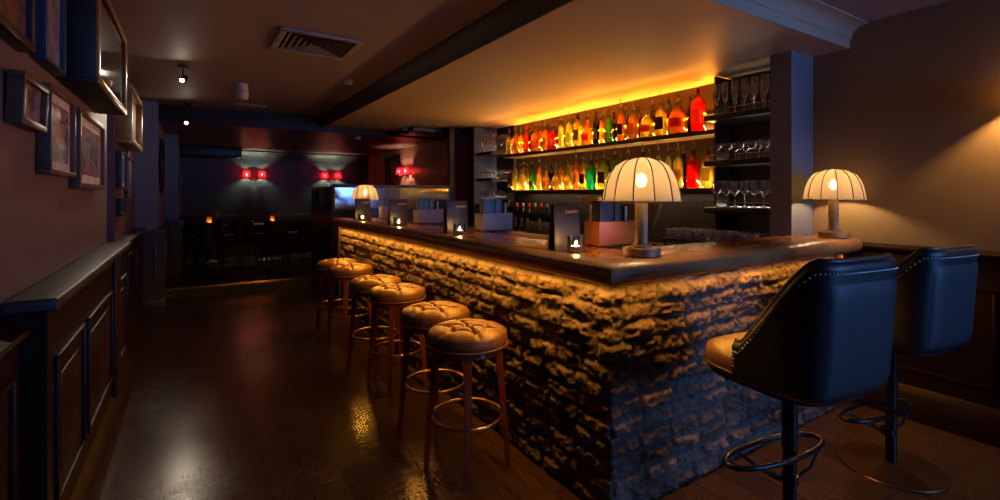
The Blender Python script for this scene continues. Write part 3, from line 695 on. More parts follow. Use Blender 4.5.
# ------------------------------------------------------------------ glassware
def lathe_obj(name, prof, mat, n=18, mod=None):
    t = B(); lathe(t, prof, n, cap0=False, cap1=False, mod=mod); return obj(name, t, mat)
GL = {
 'champagne_flute': [(.033, 0), (.033, .003), (.006, .010), (.0045, .02), (.0045, .095), (.012, .115), (.027, .15), (.033, .19), (.032, .235), (.027, .275)],
 'coupe_glass': [(.034, 0), (.034, .003), (.006, .010), (.0045, .02), (.0045, .085), (.015, .097), (.043, .118), (.050, .138), (.049, .160)],
 'wine_glass': [(.036, 0), (.036, .003), (.006, .010), (.0048, .02), (.0048, .105), (.016, .120), (.040, .15), (.045, .18), (.041, .215), (.034, .245)],
 'tumbler': [(.0, .006), (.033, .006), (.034, 0), (.036, .002), (.042, .09), (.0405, .09), (.034, .012), (0, .012)],
 'cut_glass_tumbler': [(.0, .006), (.036, .006), (.038, 0), (.040, .002), (.046, .13), (.044, .13), (.038, .012), (0, .012)],
}
PROTO = {}
for nm, pr_ in GL.items():
    cut = 'tumbler' in nm
    PROTO[nm] = lathe_obj(nm, pr_, M_['cutglass'] if cut else M_['stemglass'], 24 if cut else 18, (lambda a, z: 1 - .05 * abs(math.sin(6 * a + 25 * z))) if cut else None)
USED = set()
def glass(nm, x, y, z, label, group, up=True, s=1):
    o = PROTO[nm] if nm not in USED else PROTO[nm].copy()
    if nm in USED: COL.objects.link(o)
    USED.add(nm)
    o.location = (x, y, z + .0015 if up else z + .0015 + .09 * s); o.rotation_euler = (0 if up else PI, 0, rnd.uniform(0, 3)); o.scale = (s, s, s)
    tag(o, label, nm.split('_')[-1] if nm != 'tumbler' else 'glass', group); return o
def rows(nm, n, x0, x1, y0, y1, z, where, group, nr=2, word='glass', s=1):
    """n glasses in nr rows: rows run in Y, first row nearest the room"""
    per = math.ceil(n / nr); k = 0
    for r in range(nr):
        for q in range(per):
            if k >= n: return
            x = x0 + (x1 - x0) * (r / max(1, nr - 1)); y = y1 + (y0 - y1) * ((q + .5 * (r % 2) * .8) / max(1, per - .6))
            rowname = ('front' if r == 0 else 'back' if r == nr - 1 else 'middle') + ' row'
            glass(nm, x + rnd.uniform(-.005, .005), y + rnd.uniform(-.0015, .0015), z, f'{word}, {ORD[q]} from far side in {rowname}, {where}', group, s=s); k += 1
R3 = (2.185, 1.79, 1.385); L3 = (2.15, 1.745, 1.34)
rows('champagne_flute', 12, 3.885, 4.10, 2.11, 2.575, R3[0], 'top shelf beside grey pier', 'flutes by the pier', 2, 'clear flute')
rows('coupe_glass', 10, 3.885, 4.10, 2.11, 2.575, R3[1], 'middle shelf beside grey pier', 'coupes by the pier', 2, 'clear coupe glass', .92)
rows('wine_glass', 12, 3.885, 4.10, 2.11, 2.575, R3[2], 'bottom shelf beside grey pier', 'wine glasses by the pier', 2, 'clear wine glass', .92)
rows('champagne_flute', 10, 3.885, 4.10, 6.27, 6.64, L3[0], 'top shelf beside red curtain', 'flutes by the curtain', 2, 'clear flute')
rows('coupe_glass', 10, 3.885, 4.10, 6.27, 6.64, L3[1], 'middle shelf beside red curtain', 'coupes by the curtain', 2, 'clear coupe glass', .80)
rows('wine_glass', 10, 3.885, 4.10, 6.27, 6.64, L3[2], 'bottom shelf beside red curtain', 'wine glasses by the curtain', 2, 'clear wine glass', .88)
rk = thing('glass_rack', 'low dark draining rack of upturned tumblers behind the short bar arm', 'rack', (3.66, 2.07, .98))
bm = B(); box(bm, 0, .30, 0, .92, .10, .115, .004); obj('tray', bm, M_['blackmetal'], rk)
for x in (.02, .28):
    for y in (.03, .89):
        bm = B(); tube(bm, [(x, y, 0), (x, y, .10)], .008, 8); obj('leg', bm, M_['blackmetal'], rk)
rows_t = [(r, q) for r in range(3) for q in range(9)]
for r, q in rows_t:
    glass('tumbler', 3.71 + r * .10, 2.13 + q * .099 + .0 * r, 1.095, f'upturned tumbler on the draining rack, {["front", "middle", "back"][r]} row, {ORD[q]} from grey pier', 'tumblers on the draining rack', up=False)
for i in range(6):
    px = 529 + i * 5.7
    glass('cut_glass_tumbler', 3.79, y_of_px(px, 3.79), .98, f'tall cut-glass tumbler on the back counter before the wine bottles, {ORD[i]} from till', 'cut-glass tumblers', s=1.2)

# ------------------------------------------------------------------ tills, tap
def till(label, x, y, rz, mat, tilt=.5):
    t = thing('till_screen', label, 'till', (x, y, .98), rz, 'till screens')
    bm = B(); box(bm, -.10, .10, -.12, .12, 0, .025, .006); obj('base', bm, M_['black'], t)
    bm = B(); box(bm, -.02, .02, -.03, .03, .02, .22, .004); obj('stand', bm, M_['black'], t)
    bm = B(); box(bm, -.02, .02, -.22, .22, -.15, .15, .008); o = obj('display', bm, mat, t); o.location = (-.06, 0, .30); o.rotation_euler = (0, tilt, 0)
    bm = B(); box(bm, -.0225, -.019, -.20, .20, -.13, .13); p = obj('glass_face', bm, M_['screen'], o, smooth=False)
    return t
till('black till screen tilted back on back counter near the curtain', 3.78, 5.92, 0, M_['black'], .45)
till('olive-brown till screen tilted on back counter behind the big lamp', 3.80, 3.35, .15, M_['olive'], .6)
tp = thing('beer_tap', 'brass T-shaped beer tap standing on back counter below the lower spirit shelf', 'beer tap', (3.80, 4.08, .983))
bm = B(); lathe(bm, [(0, 0), (.04, 0), (.04, .01), (.016, .02), (.014, .41)], 16); obj('column', bm, M_['tapgold'], tp)
bm = B(); box(bm, -.03, .03, -.155, .155, .41, .485, .01); obj('crossbar', bm, M_['tapgold'], tp)
for y in (-.1, .1):
    bm = B(); tube(bm, [(-.025, y, .44), (-.07, y, .43), (-.085, y, .38)], .009, 8); obj('spout', bm, M_['chrome'], tp)

# ------------------------------------------------------------------ table lamps
def table_lamp(label, x, y, z, s=1.0):
    t = thing('table_lamp', label, 'table lamp', (x, y, z), 0, 'domed lamps on the bar'); t.scale = (s * .94, s * .94, s)
    bm = B(); lathe(bm, [(0, .002), (.098, .002), (.101, .005), (.101, .040), (.097, .045), (0, .045)], 48); obj('base', bm, M_['bronze'], t)
    bm = B(); lathe(bm, [(.058, .045), (.058, .052), (.050, .057), (.040, .058), (.040, .063), (0, .063)], 40); obj('collar', bm, M_['bronze'], t)
    bm = B(); lathe(bm, [(.034, .06), (.034, .275), (.030, .28), (.02, .285), (.02, .31), (0, .31)], 32); obj('column', bm, M_['bronze'], t)
    prof = [(.207, .277), (.2075, .285), (.200, .33), (.190, .375), (.172, .42), (.145, .458), (.105, .484), (.06, .497), (.025, .50)]
    sc = lambda a, z: 1 - .022 * abs(math.cos(6 * a)) ** 6
    bm = B(); lathe(bm, prof, 96, cap0=False, cap1=False, mod=sc); sh = obj('lamp_shade', bm, M_['shade'], t)
    bm = B()
    for k in range(12):
        a = PI / 12 + k * PI / 6 + PI / 12
        tube(bm, [(r * .979 * math.cos(a) + .0015 * math.cos(a), r * .979 * math.sin(a) + .0015 * math.sin(a), zz + .001) for r, zz in prof], .0034, 6)
    obj('shade_ribs', bm, M_['black'], sh)
    bm = B(); tube(bm, [(.207 * math.cos(q * PI / 24), .207 * math.sin(q * PI / 24), .279) for q in range(48)], .004, 6, closed=True); obj('shade_rim', bm, M_['bronze'], sh)
    bm = B(); lathe(bm, [(.0, .503), (.024, .503), (.026, .499), (.024, .496), (0, .496)], 20); obj('finial', bm, M_['bronze'], sh)
    bm = B(); sphere(bm, (0, 0, .385), .030, 2, (1, 1, 1.3)); obj('bulb', bm, M_['bulb'], t)
    bm = B(); lathe(bm, [(.013, .31), (.013, .35), (0, .35)], 12); obj('bulb_socket', bm, M_['bronze'], t)
    return t
L1 = table_lamp('large domed cream table lamp on the bar corner beside the reddish menu box', 1.905, 1.675, BT, .98)
L2 = table_lamp('domed cream table lamp at the wall end of bar beside grey pier', 3.85, 1.64, BT, .97)
L3_ = table_lamp('domed cream table lamp at the far end of bar before glazed screen', 1.83, 6.03, BT, .85)

# ------------------------------------------------------------------ menus, boxes, candles
def menu_stand(x, y, label, rz=0):
    t = thing('menu_card', label, 'menu', (x, y, BT + .001), rz, 'menus standing on the bar')
    w, h = .185, .255
    bm = B(); box(bm, -w / 2, w / 2, -.003, .003, 0, h, .001); o = obj('front_cover', bm, M_['menu'], t); o.rotation_euler = (-.06, 0, 0)
    bm = B(); box(bm, -w / 2, w / 2, -.003, .003, 0, h - .004, .001); o2 = obj('back_cover', bm, M_['bluemenu'], t); o2.location = (0, .075, 0); o2.rotation_euler = (.10, 0, .14)
    bm = text_bm('Leander', .028, Matrix.Translation((.035, -.0042, h - .045)) @ Matrix.Rotation(PI / 2, 4, 'X')); obj('printed_title', bm, M_['gold'], o)
    return t
def candle(x, y, z, label, group, tall=False, cap='candle'):
    t = thing('candle_holder', label, 'candle holder', (x, y, z), 0, group)
    s = 1.0
    bm = B(); lathe(bm, [(0, .006), (.036, .006), (.038, 0), (.041, .002), (.043, .082), (.0405, .082), (.037, .011), (0, .011)], 24, cap0=False, cap1=False); obj('glass_cup', bm, M_['glass'] if not tall else M_['amberglass'], t)
    t.scale = (1.15, 1.15, 1.9) if tall else (1.22, 1.22, 1.0)
    c = thing('tea_light', label.replace('glass candle holder', 'lit tea light in glass').replace('amber hurricane', 'lit candle in amber hurricane'), 'candle', (x, y, z + (.024 if tall else .0135)), 0, group + ' lights'); c.scale = (1.15, 1.15, 1)
    bm = B(); lathe(bm, [(0, 0), (.030, 0), (.0305, .016), (.0295, .017), (.029, .013), (0, .013)], 24, cap0=False, cap1=False); obj('foil_cup', bm, M_['chrome'], c)
    bm = B(); lathe(bm, [(0, .010), (.0285, .010), (.0285, .0135), (0, .0135)], 20); obj('wax', bm, M_['wax'], c)
    bm = B(); lathe(bm, [(0, .016), (.0035, .020), (.0048, .025), (.0035, .032), (.0014, .040), (0, .044)], 12); obj('flame', bm, M_['flame'], c)
    return t
def menu_box(x0, y0, label, mat, nm, lab2, n=3, blue=False):
    W, D, H = .30, .125, .148
    t = thing('menu_box', label, 'box', (x0, y0, BT + .0025), 0, 'open menu boxes on the bar')
    bm = B()
    box(bm, 0, W, 0, .012, 0, H, .002); box(bm, 0, W, D - .012, D, 0, H, .002); box(bm, 0, .012, .012, D - .012, 0, H, .002); box(bm, W - .012, W, .012, D - .012, 0, H, .002); box(bm, 0, W, 0, D, 0, .01)
    obj('box_body', bm, mat, t)
    for k in range(n):
        m = thing('menu_card', f'{"slate blue" if blue else "charcoal"} menu, {ORD[k]} from left in the {lab2}', 'menu', (x0 + .025 + .06 * k, y0 + .026 + .006 * (k % 2), BT + .0145), .04 * (k - 1), 'menus filed in the ' + lab2)
        bm = B(); box(bm, 0, .012, -.008, .070, 0, .255, .002); obj('cover', bm, M_['bluemenu'] if blue else M_['menu'], m)
        bm = B(); box(bm, .012, .055, -.008, -.003, 0, .252, .001); obj('front_board', bm, M_['bluemenu'] if blue else M_['menu'], m)
    m = thing('menu_card', f'menu with pale cream page edge in the {lab2}', 'menu', (x0 + .225, y0 + .026, BT + .0145), .0, 'menus filed in the ' + lab2)
    bm = B(); box(bm, 0, .012, -.004, .075, 0, .225, .002); obj('cover', bm, M_['menu'], m)
    bm = B(); box(bm, .013, .028, .0, .075, .0, .222, .001); obj('page_block', bm, M_['cream'], m)
BSTN = [(1.786, 2.10, 1.96, 2.03, 'boxwood', 'reddish box', 'beside the large lamp'), (1.786, 3.44, 2.0, 3.42, 'greybox', 'second grey box', 'second from the corner lamp'),
        (1.747, 4.64, 1.95, 4.66, 'greybox', 'third grey box', 'third from the corner lamp'), (1.706, 5.70, 1.97, 5.80, 'greybox', 'far grey box', 'before the far lamp')]
for i, (mx, my, bx, by, bmat, bl, pos) in enumerate(BSTN):
    menu_stand(mx, my, f'charcoal folded menu with copper title standing on the bar, {pos}', .0)
    candle(mx - .045, my - .12, BT + .001, f'glass candle holder by menu {pos}', 'candles along the bar')
    menu_box(bx, by, f'open {"reddish wooden" if i == 0 else "greyish wooden"} box of menus on the bar, {pos}', M_[bmat], bl, bl, 3, i > 0)

# ------------------------------------------------------------------ wooden bar stools
def tuft():
    R, nr, na = .218, 30, 120
    btn = [(0, 0)] + [(.115 * math.cos(a), .115 * math.sin(a)) for a in [k * PI / 3 + .3 for k in range(6)]]
    segs = []
    for k in range(6):
        p = btn[1 + k]; q = btn[1 + (k + 1) % 6]
        segs += [(btn[0], p), (p, q), (p, (p[0] * 1.95, p[1] * 1.95))]
    def dseg(x, y, s):
        (ax, ay), (bx, by) = s; dx, dy = bx - ax, by - ay
        t = max(0, min(1, ((x - ax) * dx + (y - ay) * dy) / (dx * dx + dy * dy)))
        return math.hypot(x - ax - t * dx, y - ay - t * dy)
    bm = B(); rings = []
    ctr = None
    for i in range(nr + 1):
        r = R * math.sin(i / nr * PI / 2) if i < nr else R
        ring = []
        for k in range(na):
            a = 2 * PI * k / na; x, y = r * math.cos(a), r * math.sin(a)
            z = .045 * (max(0, 1 - (r / R) ** 3.2)) ** .5
            d = min(dseg(x, y, s) for s in segs); z -= .013 * math.exp(-(d / .010) ** 2) * (1 - (r / R) ** 8)
            db = min(math.hypot(x - p[0], y - p[1]) for p in btn); z -= .022 * math.exp(-(db / .024) ** 2)
            ring.append((x, y, .735 + z))
        rings.append(ring)
    for r, z in ((R * 1.012, .725), (R * 1.015, .71), (R * 1.0, .69), (R * .97, .683)):
        rings.append([(r * math.cos(2 * PI * k / na), r * math.sin(2 * PI * k / na), z) for k in range(na)])
    c = bm.verts.new((0, 0, rings[0][0][2]))
    V = [[bm.verts.new(p) for p in ring] for ring in rings[1:]]
    for k in range(na): bm.faces.new((c, V[0][k], V[0][(k + 1) % na]))
    for a, b in zip(V, V[1:]):
        for k in range(na): bm.faces.new((a[k], b[k], b[(k + 1) % na], a[(k + 1) % na]))
    bm.faces.new(V[-1])
    return bm, btn
def make_stool(label, loc, rz):
    t = thing('bar_stool', label, 'bar stool', loc, rz, 'tufted stools along the bar')
    bm, btn = tuft(); seat = obj('seat', bm, M_['tan'], t, angle=80)
    for p in btn:
        b_ = B(); sphere(b_, (p[0], p[1], .749 if p != (0, 0) else .753), .008, 2, (1, 1, .5)); obj('button', b_, M_['tan'], seat)
    bm = B(); tube(bm, [(.221 * math.cos(q * PI / 30), .221 * math.sin(q * PI / 30), .686) for q in range(60)], .006, 8, closed=True); obj('seat_piping', bm, M_['tan'], seat)
    bm = B(); lathe(bm, [(0, .64), (.185, .64), (.19, .645), (.19, .683), (0, .683)], 40); obj('seat_frame', bm, M_['legwood'], t)
    for k in range(4):
        a = k * PI / 2
        bm = B(); strut(bm, (.168 * math.cos(a), .168 * math.sin(a), .683), (.226 * math.cos(a), .226 * math.sin(a), 0), .044, .027)
        bmesh.ops.bevel(bm, geom=bm.edges[:], offset=.003, segments=2, affect='EDGES'); obj('leg', bm, M_['legwood'], t)
    bm = B(); tube(bm, [(.192 * math.cos(q * PI / 32), .192 * math.sin(q * PI / 32), .285) for q in range(64)], .0105, 10, closed=True); obj('footrest_ring', bm, M_['brass'], t)
    return t
SPOTS = [(1.285, 2.36, -2.06), (1.335, 2.885, -2.0), (1.365, 3.66, -2.15), (1.355, 4.16, -1.95), (1.375, 5.02, -2.1), (1.36, 5.50, -2.2)]
SL = ['nearest tufted tan leather bar stool, by the brick bar corner', 'second tufted tan stool from the brick corner along the bar', 'third tufted tan stool from the brick corner along the bar',
      'fourth tufted tan stool from the brick corner along the bar', 'fifth tufted tan stool from the brick corner along the bar', 'furthest tufted tan stool, at the far end of bar']
st0 = make_stool(SL[0], (SPOTS[0][0], SPOTS[0][1], 0), SPOTS[0][2])
for (x, y, a), l in list(zip(SPOTS, SL))[1:]: dup(st0, (x, y, 0), a, l)

# ------------------------------------------------------------------ upholstered swivel chairs
def sup(a, ex=3.0):
    ca, sa = math.cos(a), math.sin(a); k = (abs(ca) ** ex + abs(sa) ** ex) ** (-1 / ex); return k * ca, k * sa
def make_chair(label, loc, rz):
    t = thing('swivel_bar_chair', label, 'bar chair', loc, rz, 'swivel chairs at the short bar arm')
    A = .275
    EX = 5.0
    def base(q): return sup(q - PI / 2, EX)
    def ztop(q):
        y = base(q)[1] * A
        e = min(1, max(0, (y + .235) / .27)); e = .75 * e + .25 * e * e * (3 - 2 * e)
        return 1.25 - .36 * e
    def P(q, r, z):
        x, y = base(q); lean = -.07 * max(0, z - .80) * max(0, -y); return (x * A * r * .96, y * A * r + lean, z)
    bm = B(); loops = []; n = 90; qm = 1.80
    for i in range(n + 1):
        q = -qm + 2 * qm * i / n; zt = ztop(q)
        prof = [(.70, .735), (.93, .745), (.985, .765)] + [(1.0, .79 + (zt - .81) * k / 8) for k in range(9)] + [(1.0, zt - .012), (.985, zt), (.955, zt + .010), (.90, zt + .010), (.865, zt), (.85, zt - .02)] + [(.845, zt - .03 - (zt - .03 - .80) * k / 4) for k in range(5)] + [(.80, .77), (.70, .75)]
        loops.append([bm.verts.new(P(q, r, z)) for r, z in prof])
    m = len(loops[0])
    for a, b in zip(loops, loops[1:]):
        for k in range(m): bm.faces.new((a[k], a[(k + 1) % m], b[(k + 1) % m], b[k]))
    bm.faces.new(loops[0]); bm.faces.new(loops[-1][::-1])
    shell = obj('backrest', bm, M_['blackleather'], t, angle=60)
    bm = B(); g = []
    for i in range(21):
        q = -.735 + 1.47 * i / 20; col = []
        for k in range(13):
            z = .775 + (1.195 - .775) * k / 12; e = min((i), 20 - i, k, 12 - k)
            col.append(bm.verts.new(P(q, 1.0 + (.022 if e > 1 else .016 if e == 1 else -.01), z)))
        g.append(col)
    for a, b in zip(g, g[1:]):
        for k in range(12): bm.faces.new((a[k], a[k + 1], b[k + 1], b[k]))
    obj('back_panel', bm, M_['litleather'], shell, angle=80)
    bm = B()
    for i in range(86):
        q = -qm + .02 + (2 * qm - .04) * i / 85; p = P(q, 1.005, ztop(q) - .030); sphere(bm, p, .0045, 1)
    for z in (.80, .815, .83, .845):
        for s in (-1, 1): sphere(bm, P(s * (qm - .03), 1.005, z), .0045, 1)
    obj('nail_head_trim', bm, M_['stud'], shell)
    bm = B(); tube(bm, [P(-qm + 2 * qm * i / 60, .93, ztop(-qm + 2 * qm * i / 60) + .014) for i in range(61)], .009, 8); obj('top_piping', bm, M_['midwood'], shell)
    bm = B(); lathe(bm, [(0, .705), (.13, .705), (.18, .708), (.225, .72), (.230, .735), (.230, .752), (0, .752)], 64, expo=3.6)
    bmesh.ops.scale(bm, vec=(1, 1.16, 1), verts=bm.verts); bmesh.ops.translate(bm, vec=(0, .03, 0), verts=bm.verts); obj('seat_pan', bm, M_['blackleather'], t)
    # the cushion runs further forward than the tub
    bm = B(); lathe(bm, [(0, .752), (.225, .752), (.232, .76), (.234, .80), (.228, .825), (.20, .842), (.12, .85), (0, .853)], 64, expo=3.2)
    bmesh.ops.scale(bm, vec=(1, 1.18, 1), verts=bm.verts); bmesh.ops.translate(bm, vec=(0, .045, 0), verts=bm.verts); cu = obj('seat', bm, M_['tan2'], t, angle=70)
    bm = B(); tube(bm, [(sup(k * PI / 40, 3.2)[0] * .236, sup(k * PI / 40, 3.2)[1] * .236 * 1.18 + .045, .757) for k in range(80)], .006, 8, closed=True); obj('seat_piping', bm, M_['blackleather'], cu)
    bm = B(); lathe(bm, [(.05, .705), (.05, .68), (.03, .675), (.03, .44)], 24); obj('pole_sleeve', bm, M_['blackmetal'], t)
    bm = B(); lathe(bm, [(.026, .66), (.026, .02)], 24); obj('pole', bm, M_['blackmetal'], t)
    bm = B(); lathe(bm, [(0, .0), (.24, .0), (.245, .004), (.24, .010), (.10, .018), (.04, .03), (0, .03)], 64); obj('base_disc', bm, M_['bronzedisc'], t)
    # footrest loop with brackets
    bm = B(); tube(bm, [(-.04 + .275 * sup(k * PI / 32, 2.2)[0], .035 + .078 * sup(k * PI / 32, 2.2)[1], .42 + .0 * k) for k in range(64)], .0115, 10, closed=True); fr = obj('footrest', bm, M_['blackmetal'], t)
    bm = B()
    for s in (-1, 1):
        tube(bm, [(-.02 + s * .17, .105, .415), (s * .12, .06, .36), (s * .03, .02, .31)], .007, 8); tube(bm, [(-.02 + s * .20, -.015, .415), (s * .10, -.02, .34), (s * .03, -.005, .31)], .006, 8)
    lathe(bm, [(.033, .295), (.033, .33)], 20); obj('footrest_bracket', bm, M_['blackmetal'], fr)
    return t
ch0 = make_chair('black studded tub bar chair with brown seat, nearer the brick corner', (2.11, 1.063, 0), math.radians(-8))
ch1 = dup(ch0, (3.25, 1.10, 0), math.radians(-8), 'black studded tub bar chair on bronze disc base, nearer the panelled wall')
for p in list(ch1.children):      # this one is set a little lower on its gas lift
    if p.name.split('.')[0] in ('backrest', 'seat', 'seat_pan', 'pole_sleeve'): p.location.z -= .03
    if p.name.split('.')[0] == 'footrest': p.location = (-.03, 0, -.11)

# ------------------------------------------------------------------ booth screen and curtain
bs = thing('booth_screen', 'dark timber booth screen with reeded glass panes beyond the bar', 'screen', (1.64, 6.95, 0))
bm = B(); box(bm, 0, 1.86, 0, .05, 0, 1.27); box(bm, 0, .05, .05, 1.36, PL * 0, 1.30); obj('lower_panel', bm, M_['darkwood'], bs, smooth=False)
bm = B(); box(bm, 0, 1.86, -.01, .06, 1.27, 1.30, .006); box(bm, 0, 1.86, -.01, .06, 1.59, 1.635, .006)
for x in (0, .50, 1.82): box(bm, x, x + .045, -.006, .056, 1.28, 1.6, .004)
obj('front_frame', bm, M_['wains_b'], bs)
bm = B(); box(bm, -.01, .06, .05, 1.36, 1.56, 1.61, .006)
for y0, y1 in ((.05, .42), (.98, 1.36)): box(bm, 0, .05, y0, y1, 1.30, 1.57)
box(bm, 0, .05, .42, .98, 1.30, 1.35); obj('side_frame', bm, M_['darkwood'], bs)
for i, (x0, x1) in enumerate(((.045, .50), (.545, 1.82))):
    bm = B(); n = int((x1 - x0) / .012); a, b = [], []
    for k in range(n * 4 + 1):
        x = x0 + (x1 - x0) * k / (n * 4); y = .02 + .00012 * math.cos(2 * PI * k / 4)
        a.append(bm.verts.new((x, y, 1.30))); b.append(bm.verts.new((x, y, 1.59)))
    for k in range(len(a) - 1): bm.faces.new((a[k], a[k + 1], b[k + 1], b[k]))
    obj('glass_pane', bm, M_['pane'], bs)
bm = B(); box(bm, .02, .026, .42, .98, 1.35, 1.56); obj('glass_pane', bm, M_['pane'], bs)
bm = B(); box(bm, 3.47, 3.56, 6.95, 7.05, 0, SZ); struct('wall_column', bm, M_['wains_b'], smooth=False)
cu = thing('curtain', 'dark red velvet curtain hanging beyond the far glass shelves', 'curtain', (3.56, 6.9, 0))
bm = B(); n = 90; a, b = [], []
for k in range(n + 1):
    x = .36 * k / n; y = .03 * math.sin(k * .62) + .008 * math.sin(k * 1.7); a.append(bm.verts.new((x, y, .02))); b.append(bm.verts.new((x, y * .8, 2.44)))
for k in range(n): bm.faces.new((a[k], a[k + 1], b[k + 1], b[k]))
bmesh.ops.solidify(bm, geom=bm.faces[:], thickness=.006); obj('drape', bm, M_['curtain'], cu)
bm = B(); tube(bm, [(-.0, 0, 2.455), (.38, 0, 2.455)], .012, 10); obj('rod', bm, M_['black'], cu)

# ------------------------------------------------------------------ wall sconces
def sconce(label, loc, rz):
    t = thing('wall_sconce', label, 'wall light', loc, rz, 'twin red-shaded wall lights')     # local: wall at y=0, room towards -y
    bm = B(); lathe(bm, [(0, 0), (.04, 0), (.045, .006), (.02, .02), (.012, .035), (0, .04)], 20, Matrix.Translation((0, 0, -.06)) @ Matrix.Rotation(PI / 2, 4, 'X')); sphere(bm, (0, -.05, -.07), .026, 2); obj('backplate', bm, M_['brass'], t)
    for s in (-1, 1):
        bm = B(); tube(bm, [(0, -.05, -.07), (s * .03, -.06, -.12), (s * .08, -.09, -.145), (s * .13, -.115, -.13), (s * .155, -.12, -.08), (s * .16, -.12, -.03)], .007, 8); lathe(bm, [(0, -.035), (.03, -.03), (.03, -.024), (.012, -.02), (.012, .0), (0, .0)], 16, Matrix.Translation((s * .16, -.12, 0))); obj('arm', bm, M_['brass'], t)
        bm = B(); lathe(bm, [(.074, -.005), (.062, .125)], 32, Matrix.Translation((s * .16, -.12, 0)), cap0=False, cap1=False); sh = obj('lamp_shade', bm, M_['redshade'], t)
        bm = B(); tube(bm, [(s * .16 + .074 * math.cos(k * PI / 16), -.12 + .074 * math.sin(k * PI / 16), -.005) for k in range(32)], .003, 6, closed=True); obj('shade_trim', bm, M_['redshade'], sh)
        bm = B(); sphere(bm, (s * .16, -.12, .055), .016, 2, (1, 1, 1.6)); obj('bulb', bm, M_['sbulb'], t)
    return t
sconce('twin red-shaded sconce on dark back wall, clear of the booth screen', (1.215, 12.6, 1.90), 0)
sconce('twin red-shaded sconce on dark back wall, just above booth screen post', (2.94, 12.6, 1.90), 0)
sconce('twin red-shaded sconce on the red side wall above far lamp', (3.9, 9.83, 1.93), -PI / 2)
# a lamp on the right wall, just past the frame edge
t = thing('wall_lamp', 'brass wall lamp with a cream shade high on the right wall', 'wall light', (4.08, .71, 2.03))
bm = B(); box(bm, -.02, 0, -.05, .05, -.1, .1, .006); obj('backplate', bm, M_['brass'], t)
bm = B(); tube(bm, [(-.02, 0, -.04), (-.08, 0, -.06), (-.10, 0, .0)], .008, 8); obj('arm', bm, M_['brass'], t)
bm = B(); lathe(bm, [(.085, 0), (.07, .16)], 32, Matrix.Translation((-.10, 0, .0)), cap0=False, cap1=True); obj('lamp_shade', bm, M_['shade'], t)
bm = B(); sphere(bm, (-.10, 0, .08), .018, 2); obj('bulb', bm, M_['bulb_w'], t)

# ------------------------------------------------------------------ framed pictures on the left wall
def frame(label, x, y0, y1, z0, z1, deep, fmat, amat, fw=.03, mount=.0, cat='picture', tilt=0, gl=False):
    """hung on plane X=x facing +X"""
    W, H = y1 - y0, z1 - z0
    t = thing('framed_picture', label, cat, (x, y0, z0)); t.rotation_euler = (0, tilt, 0)
    bm = B()
    for (a0, a1, b0, b1) in ((0, W, 0, fw), (0, W, H - fw, H), (0, fw, fw, H - fw), (W - fw, W, fw, H - fw)): box(bm, .002, deep, a0, a1, b0, b1, .004)
    obj('frame', bm, fmat, t)
    d = deep * .55
    if mount:
        bm = B(); box(bm, d - .006, d, fw, W - fw, fw, H - fw); obj('mount', bm, M_['mat'], t, smooth=False)
    e = fw + mount
    bm = B(); box(bm, d - .006, d + .002, e, W - e, e, H - e); obj('print', bm, amat, t, smooth=False)
    return t
A_red = art('red_poster_print', (.02, .008, .01), (.25, .02, .02), (.04, .01, .015), 9)
A_pho = art('mauve_photo_print', (.26, .14, .15), (.50, .31, .31), (.17, .09, .10), 7)
A_pho2 = art('dusky_photo_print', (.22, .11, .12), (.44, .25, .25), (.13, .07, .08), 6)
A_lil = art('lilac_print', (.22, .19, .24), (.30, .26, .33), (.16, .13, .18), 4)
A_mir = art('dark_mirror_glass', (.018, .012, .010), (.03, .018, .014), (.012, .008, .007), 4)
A_gld = art('golden_icon_print', (.55, .24, .05), (.85, .48, .12), (.28, .10, .03), 8)
frame('black framed dark red poster, highest and nearest on left wall', WX, 2.06, 2.50, 2.03, 2.5, .05, M_['black'], A_red, .035)
frame('navy framed lilac print beside the dark red poster, high on left wall', WX, 2.66, 3.03, 2.05, 2.55, .05, M_['navyframe'], A_lil, .02, .02)
pc = frame('deep gilt-edged display case hung high on the left wall', WX, 3.08, 4.28, 2.05, 2.58, .15, M_['black'], A_mir, .02)
bm = B()
for (a0, a1, b0, b1) in ((0, 1.2, 0, .035), (0, 1.2, .495, .53), (0, .035, .035, .495), (1.165, 1.2, .035, .495)): box(bm, .15, .165, a0, a1, b0, b1, .004)
obj('gilt_moulding', bm, M_['goldframe'], pc)
bm = B(); box(bm, .085, .11, .28, .42, .2, .32, .01); lathe(bm, [(0, 0), (.03, .01), (.045, .06), (.03, .10), (.018, .13), (.02, .15), (0, .15)], 16, Matrix.Translation((.11, .55, .04))); obj('curio', bm, M_['beige'], pc)
bm = B(); box(bm, .146, .149, .03, 1.17, .03, .5); obj('glass_front', bm, M_['glass'], pc, smooth=False)
frame('small brown framed figure print hung askew, lowest at near left wall', WX, 2.33, 2.67, 1.75, 1.935, .05, M_['brownframe'], A_pho2, .025, 0, tilt=.04)
frame('brown framed mounted photo beside the small askew print, left wall', WX, 2.74, 3.26, 1.585, 1.97, .05, M_['brownframe'], A_pho, .022, .04)
frame('wide brown framed mounted photo under the gilt display case', WX, 3.38, 4.24, 1.53, 1.965, .05, M_['brownframe'], A_pho2, .03, .05)
p4 = frame('gilt framed golden picture box high in the alcove', -.63, 6.0, 7.2, 2.0, 2.6, .13, M_['goldframe'], A_gld, .05)
frame('narrow navy framed print low in the alcove', -.63, 6.0, 6.5, 1.55, 1.93, .05, M_['navyframe'], A_pho, .03, .03)
frame('pale print low in the alcove, next to the blue-grey pier', -.63, 6.7, 7.3, 1.45, 1.92, .04, M_['brownframe'], A_lil, .02)
frame('small black framed picture just over the alcove ledge', -.63, 6.0, 6.4, 1.28, 1.46, .05, M_['black'], A_pho2, .03)
om = thing('oval_mirror', 'dark framed oval mirror on the return of blue-grey pier', 'mirror', (-.385, 8.6, 1.9))
